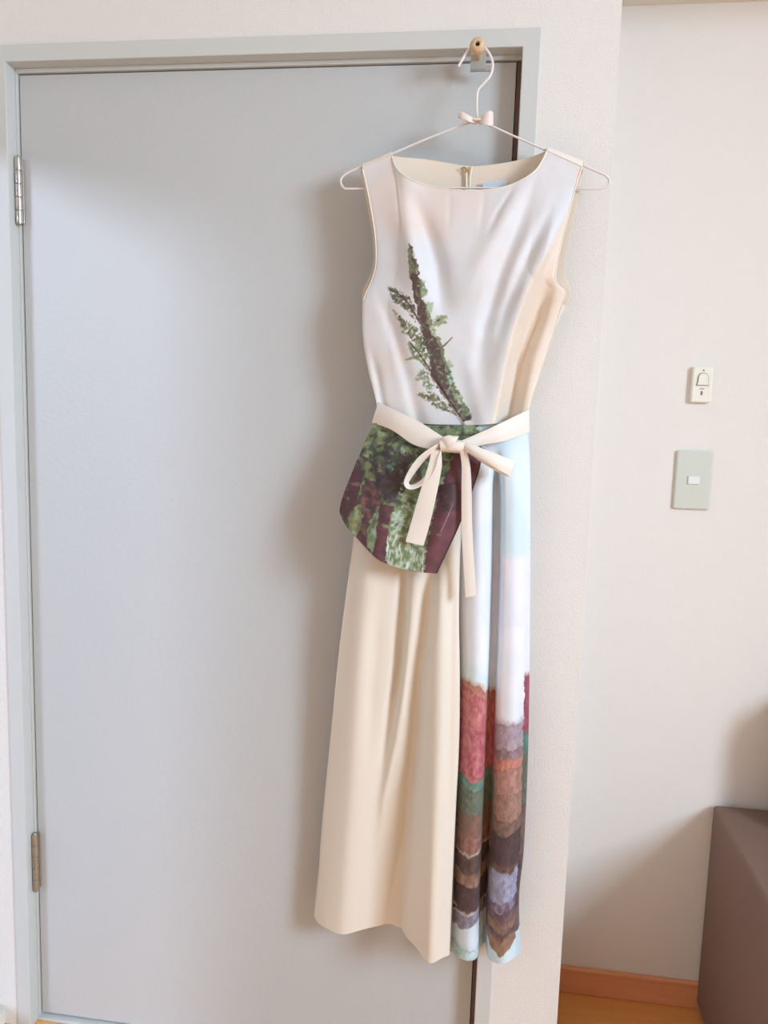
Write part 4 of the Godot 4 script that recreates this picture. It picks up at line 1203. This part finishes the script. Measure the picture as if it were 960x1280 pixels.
	var hem := spread(PackedVector3Array([Vector3(-0.2497, 1.0831, 0.066), Vector3(-0.2355, 1.0608, 0.074), Vector3(-0.2094, 1.038, 0.082), Vector3(-0.1784, 1.0159, 0.09), Vector3(-0.1431, 1.0019, 0.096), Vector3(-0.1115, 0.9978, 0.099), Vector3(-0.083, 0.997, 0.1)]), 80)
	var left := spread(PackedVector3Array([Vector3(-0.1916, 1.2353, 0.064), Vector3(-0.2079, 1.2088, 0.064), Vector3(-0.2239, 1.1663, 0.065), Vector3(-0.2387, 1.1262, 0.066), Vector3(-0.2474, 1.0992, 0.066), Vector3(-0.2497, 1.0831, 0.066)]), 60)
	var right := spread(PackedVector3Array([Vector3(0.0269, 1.2375, 0.072), Vector3(0.0028, 1.2179, 0.078), Vector3(-0.0163, 1.1985, 0.084), Vector3(-0.0256, 1.158, 0.09), Vector3(-0.0375, 1.1172, 0.094), Vector3(-0.0531, 1.0707, 0.097), Vector3(-0.0691, 1.0314, 0.099), Vector3(-0.083, 0.997, 0.1)]), 60)
	var folds := [
		[PackedVector2Array([Vector2(-0.1536, 1.2186), Vector2(-0.164, 1.1403), Vector2(-0.1765, 1.0339)]), 0.008, 0.016, 0.018, 1],
		[PackedVector2Array([Vector2(-0.192, 1.1913), Vector2(-0.2055, 1.1122), Vector2(-0.221, 1.0449)]), -0.005, 0.010, 0.012, 1],
		[PackedVector2Array([Vector2(-0.1008, 1.1947), Vector2(-0.1108, 1.1165), Vector2(-0.1261, 0.9966)]), -0.006, 0.016, 0.016, 1],
		[PackedVector2Array([Vector2(-0.0617, 1.1834), Vector2(-0.0708, 1.0922), Vector2(-0.0872, 1.0122)]), 0.006, 0.014, 0.014, 1]]
	var flat := func(u: float, v: float) -> Vector2:
		var p := coons(top, hem, left, right, u, v)
		return pr.uv(Vector2(p.x, p.y))
	var b := Build.new()
	b.sheet(100, 80, func(u: float, v: float) -> Vector3:
		var p := coons(top, hem, left, right, u, v)
		p.z += 0.012 * sin(PI * u) * v + fold_at(folds, p.x, p.y) * minf(1.0, minf(u, 1.0 - u) * 8.0)
		return p, 0.0014, flat)
	var fm := cloth(pr.texture(), Color.WHITE)
	var pe := part("peplum", b.done(), fm, j, "forest printed hip flap in dark green and maroon")
	var pip := Build.new()
	pip.tube(joined([left.slice(26), hem, reversed(right.slice(16))]), 0.0011, -1.0, 8)
	part("piping", pip.done(), mat(rgb(74, 52, 52), 0.7), pe, "dark piped edge")


func reversed(c: PackedVector3Array) -> PackedVector3Array:
	var o := c.duplicate()
	o.reverse()
	return o


func sash(j: Node3D) -> void:
	var b := Build.new()
	band(b, PackedVector3Array([Vector3(-0.2016, 1.2323, 0.058), Vector3(-0.1664, 1.2222, 0.082), Vector3(-0.1322, 1.2022, 0.094), Vector3(-0.1085, 1.1957, 0.1), Vector3(-0.083, 1.1931, 0.104)]), PackedVector3Array([Vector3(-0.192, 1.265, 0.058), Vector3(-0.1558, 1.2506, 0.082), Vector3(-0.122, 1.2365, 0.094), Vector3(-0.097, 1.2224, 0.1), Vector3(-0.08, 1.2131, 0.104)]), 0.002, 0.003, 50, 10)
	band(b, PackedVector3Array([Vector3(-0.0505, 1.1943, 0.104), Vector3(-0.0188, 1.2039, 0.098), Vector3(0.0156, 1.2111, 0.088), Vector3(0.053, 1.2255, 0.06)]), PackedVector3Array([Vector3(-0.0536, 1.2091, 0.104), Vector3(-0.0246, 1.2224, 0.098), Vector3(0.0092, 1.2395, 0.088), Vector3(0.0499, 1.2608, 0.06)]), 0.002, 0.003, 50, 10)
	# round the back
	band(b, PackedVector3Array([Vector3(0.053, 1.2255, 0.06), Vector3(0.0449, 1.2311, 0.03), Vector3(-0.0267, 1.2324, 0.018), Vector3(-0.1198, 1.2319, 0.018), Vector3(-0.1937, 1.2296, 0.03), Vector3(-0.2016, 1.2323, 0.058)]), PackedVector3Array([Vector3(0.0499, 1.2608, 0.06), Vector3(0.0419, 1.2633, 0.03), Vector3(-0.0281, 1.2613, 0.018), Vector3(-0.1209, 1.2611, 0.018), Vector3(-0.1894, 1.2629, 0.03), Vector3(-0.192, 1.265, 0.058)]), 0.002, 0.0, 50, 6)
	var s := part("sash", b.done(), M.sash, j, "cream tie belt knotted in a bow at the waist")
	# knot: a short wrapped band
	var kn := Build.new()
	var ka := PackedVector3Array([Vector3(-0.0865, 1.2128, 0.1), Vector3(-0.0853, 1.2096, 0.116), Vector3(-0.0847, 1.2011, 0.119), Vector3(-0.0835, 1.1935, 0.114), Vector3(-0.0844, 1.1903, 0.1)])
	var kb := PackedVector3Array([Vector3(-0.0476, 1.2092, 0.1), Vector3(-0.0469, 1.2073, 0.116), Vector3(-0.0477, 1.2, 0.119), Vector3(-0.0488, 1.1923, 0.114), Vector3(-0.0505, 1.1891, 0.1)])
	band(kn, ka, kb, 0.0016, 0.002, 24, 14)
	band(kn, PackedVector3Array([Vector3(-0.0874, 1.2078, 0.102), Vector3(-0.0817, 1.2135, 0.117), Vector3(-0.0718, 1.2163, 0.119), Vector3(-0.0673, 1.215, 0.11)]), PackedVector3Array([Vector3(-0.0817, 1.1893, 0.102), Vector3(-0.0709, 1.1979, 0.12), Vector3(-0.0602, 1.2095, 0.122), Vector3(-0.0574, 1.2154, 0.11)]), 0.0014, 0.002, 20, 8)
	part("knot", kn.done(), M.sash, s)
	# left loop, standing on edge
	var l1 := Build.new()
	band(l1, PackedVector3Array([Vector3(-0.0817, 1.2059, 0.112), Vector3(-0.0967, 1.197, 0.122), Vector3(-0.1131, 1.1844, 0.128), Vector3(-0.1259, 1.1679, 0.13), Vector3(-0.1355, 1.1487, 0.128), Vector3(-0.1368, 1.1383, 0.124), Vector3(-0.1295, 1.132, 0.12), Vector3(-0.1148, 1.1363, 0.118), Vector3(-0.1002, 1.1482, 0.118), Vector3(-0.0907, 1.1649, 0.12), Vector3(-0.0865, 1.1824, 0.118), Vector3(-0.0827, 1.1971, 0.11)]), PackedVector3Array([Vector3(-0.0819, 1.1981, 0.104), Vector3(-0.0941, 1.1889, 0.104), Vector3(-0.1087, 1.1757, 0.104), Vector3(-0.1208, 1.1601, 0.104), Vector3(-0.1304, 1.1445, 0.104), Vector3(-0.1327, 1.1393, 0.104), Vector3(-0.1288, 1.1369, 0.104), Vector3(-0.1188, 1.1412, 0.104), Vector3(-0.1064, 1.1533, 0.106), Vector3(-0.097, 1.17, 0.106), Vector3(-0.0913, 1.1853, 0.106), Vector3(-0.0842, 1.193, 0.104)]), 0.0014, 0.0, 70, 6)
	part("loop", l1.done(), M.sash, s)
	# right loop, lying flat with a crease
	var l2 := Build.new()
	band(l2, PackedVector3Array([Vector3(-0.0534, 1.2093, 0.11), Vector3(-0.0356, 1.2042, 0.12), Vector3(-0.0107, 1.1955, 0.124), Vector3(0.0115, 1.1876, 0.122), Vector3(0.029, 1.1804, 0.112), Vector3(0.0272, 1.1713, 0.106), Vector3(0.0149, 1.1719, 0.104), Vector3(-0.0103, 1.1834, 0.104), Vector3(-0.0355, 1.1924, 0.104), Vector3(-0.0507, 1.1967, 0.102)]), PackedVector3Array([Vector3(-0.0504, 1.1984, 0.112), Vector3(-0.0349, 1.1921, 0.124), Vector3(-0.0136, 1.1809, 0.128), Vector3(0.0051, 1.1693, 0.126), Vector3(0.0215, 1.1594, 0.116), Vector3(0.0205, 1.1575, 0.108), Vector3(0.0105, 1.1607, 0.106), Vector3(-0.0123, 1.1721, 0.105), Vector3(-0.0327, 1.185, 0.105), Vector3(-0.048, 1.1931, 0.104)]), 0.0014, 0.003, 60, 8)
	part("loop", l2.done(), M.sash, s)
	# tails
	var t1 := Build.new()
	band(t1, PackedVector3Array([Vector3(-0.0978, 1.1952, 0.108), Vector3(-0.1014, 1.1716, 0.114), Vector3(-0.1078, 1.1464, 0.116), Vector3(-0.1156, 1.1183, 0.115), Vector3(-0.1248, 1.0819, 0.112), Vector3(-0.1335, 1.0472, 0.114)]), PackedVector3Array([Vector3(-0.0839, 1.1945, 0.11), Vector3(-0.0813, 1.1725, 0.116), Vector3(-0.0839, 1.1476, 0.118), Vector3(-0.089, 1.1173, 0.118), Vector3(-0.0963, 1.0789, 0.117), Vector3(-0.1052, 1.0426, 0.116)]), 0.0014, 0.001, 40, 8)
	part("tail", t1.done(), M.sash, s)
	var t2 := Build.new()
	band(t2, PackedVector3Array([Vector3(-0.0551, 1.1971, 0.116), Vector3(-0.0505, 1.1735, 0.112), Vector3(-0.0491, 1.1357, 0.107), Vector3(-0.0464, 1.0722, 0.105), Vector3(-0.0417, 1.0213, 0.106), Vector3(-0.0352, 0.9611, 0.107)]), PackedVector3Array([Vector3(-0.0452, 1.1975, 0.116), Vector3(-0.0381, 1.1741, 0.113), Vector3(-0.0341, 1.1365, 0.109), Vector3(-0.0301, 1.0733, 0.107), Vector3(-0.0253, 1.0226, 0.108), Vector3(-0.0189, 0.9664, 0.109)]), 0.0014, 0.001, 50, 8)
	part("tail", t2.done(), M.sash, s)
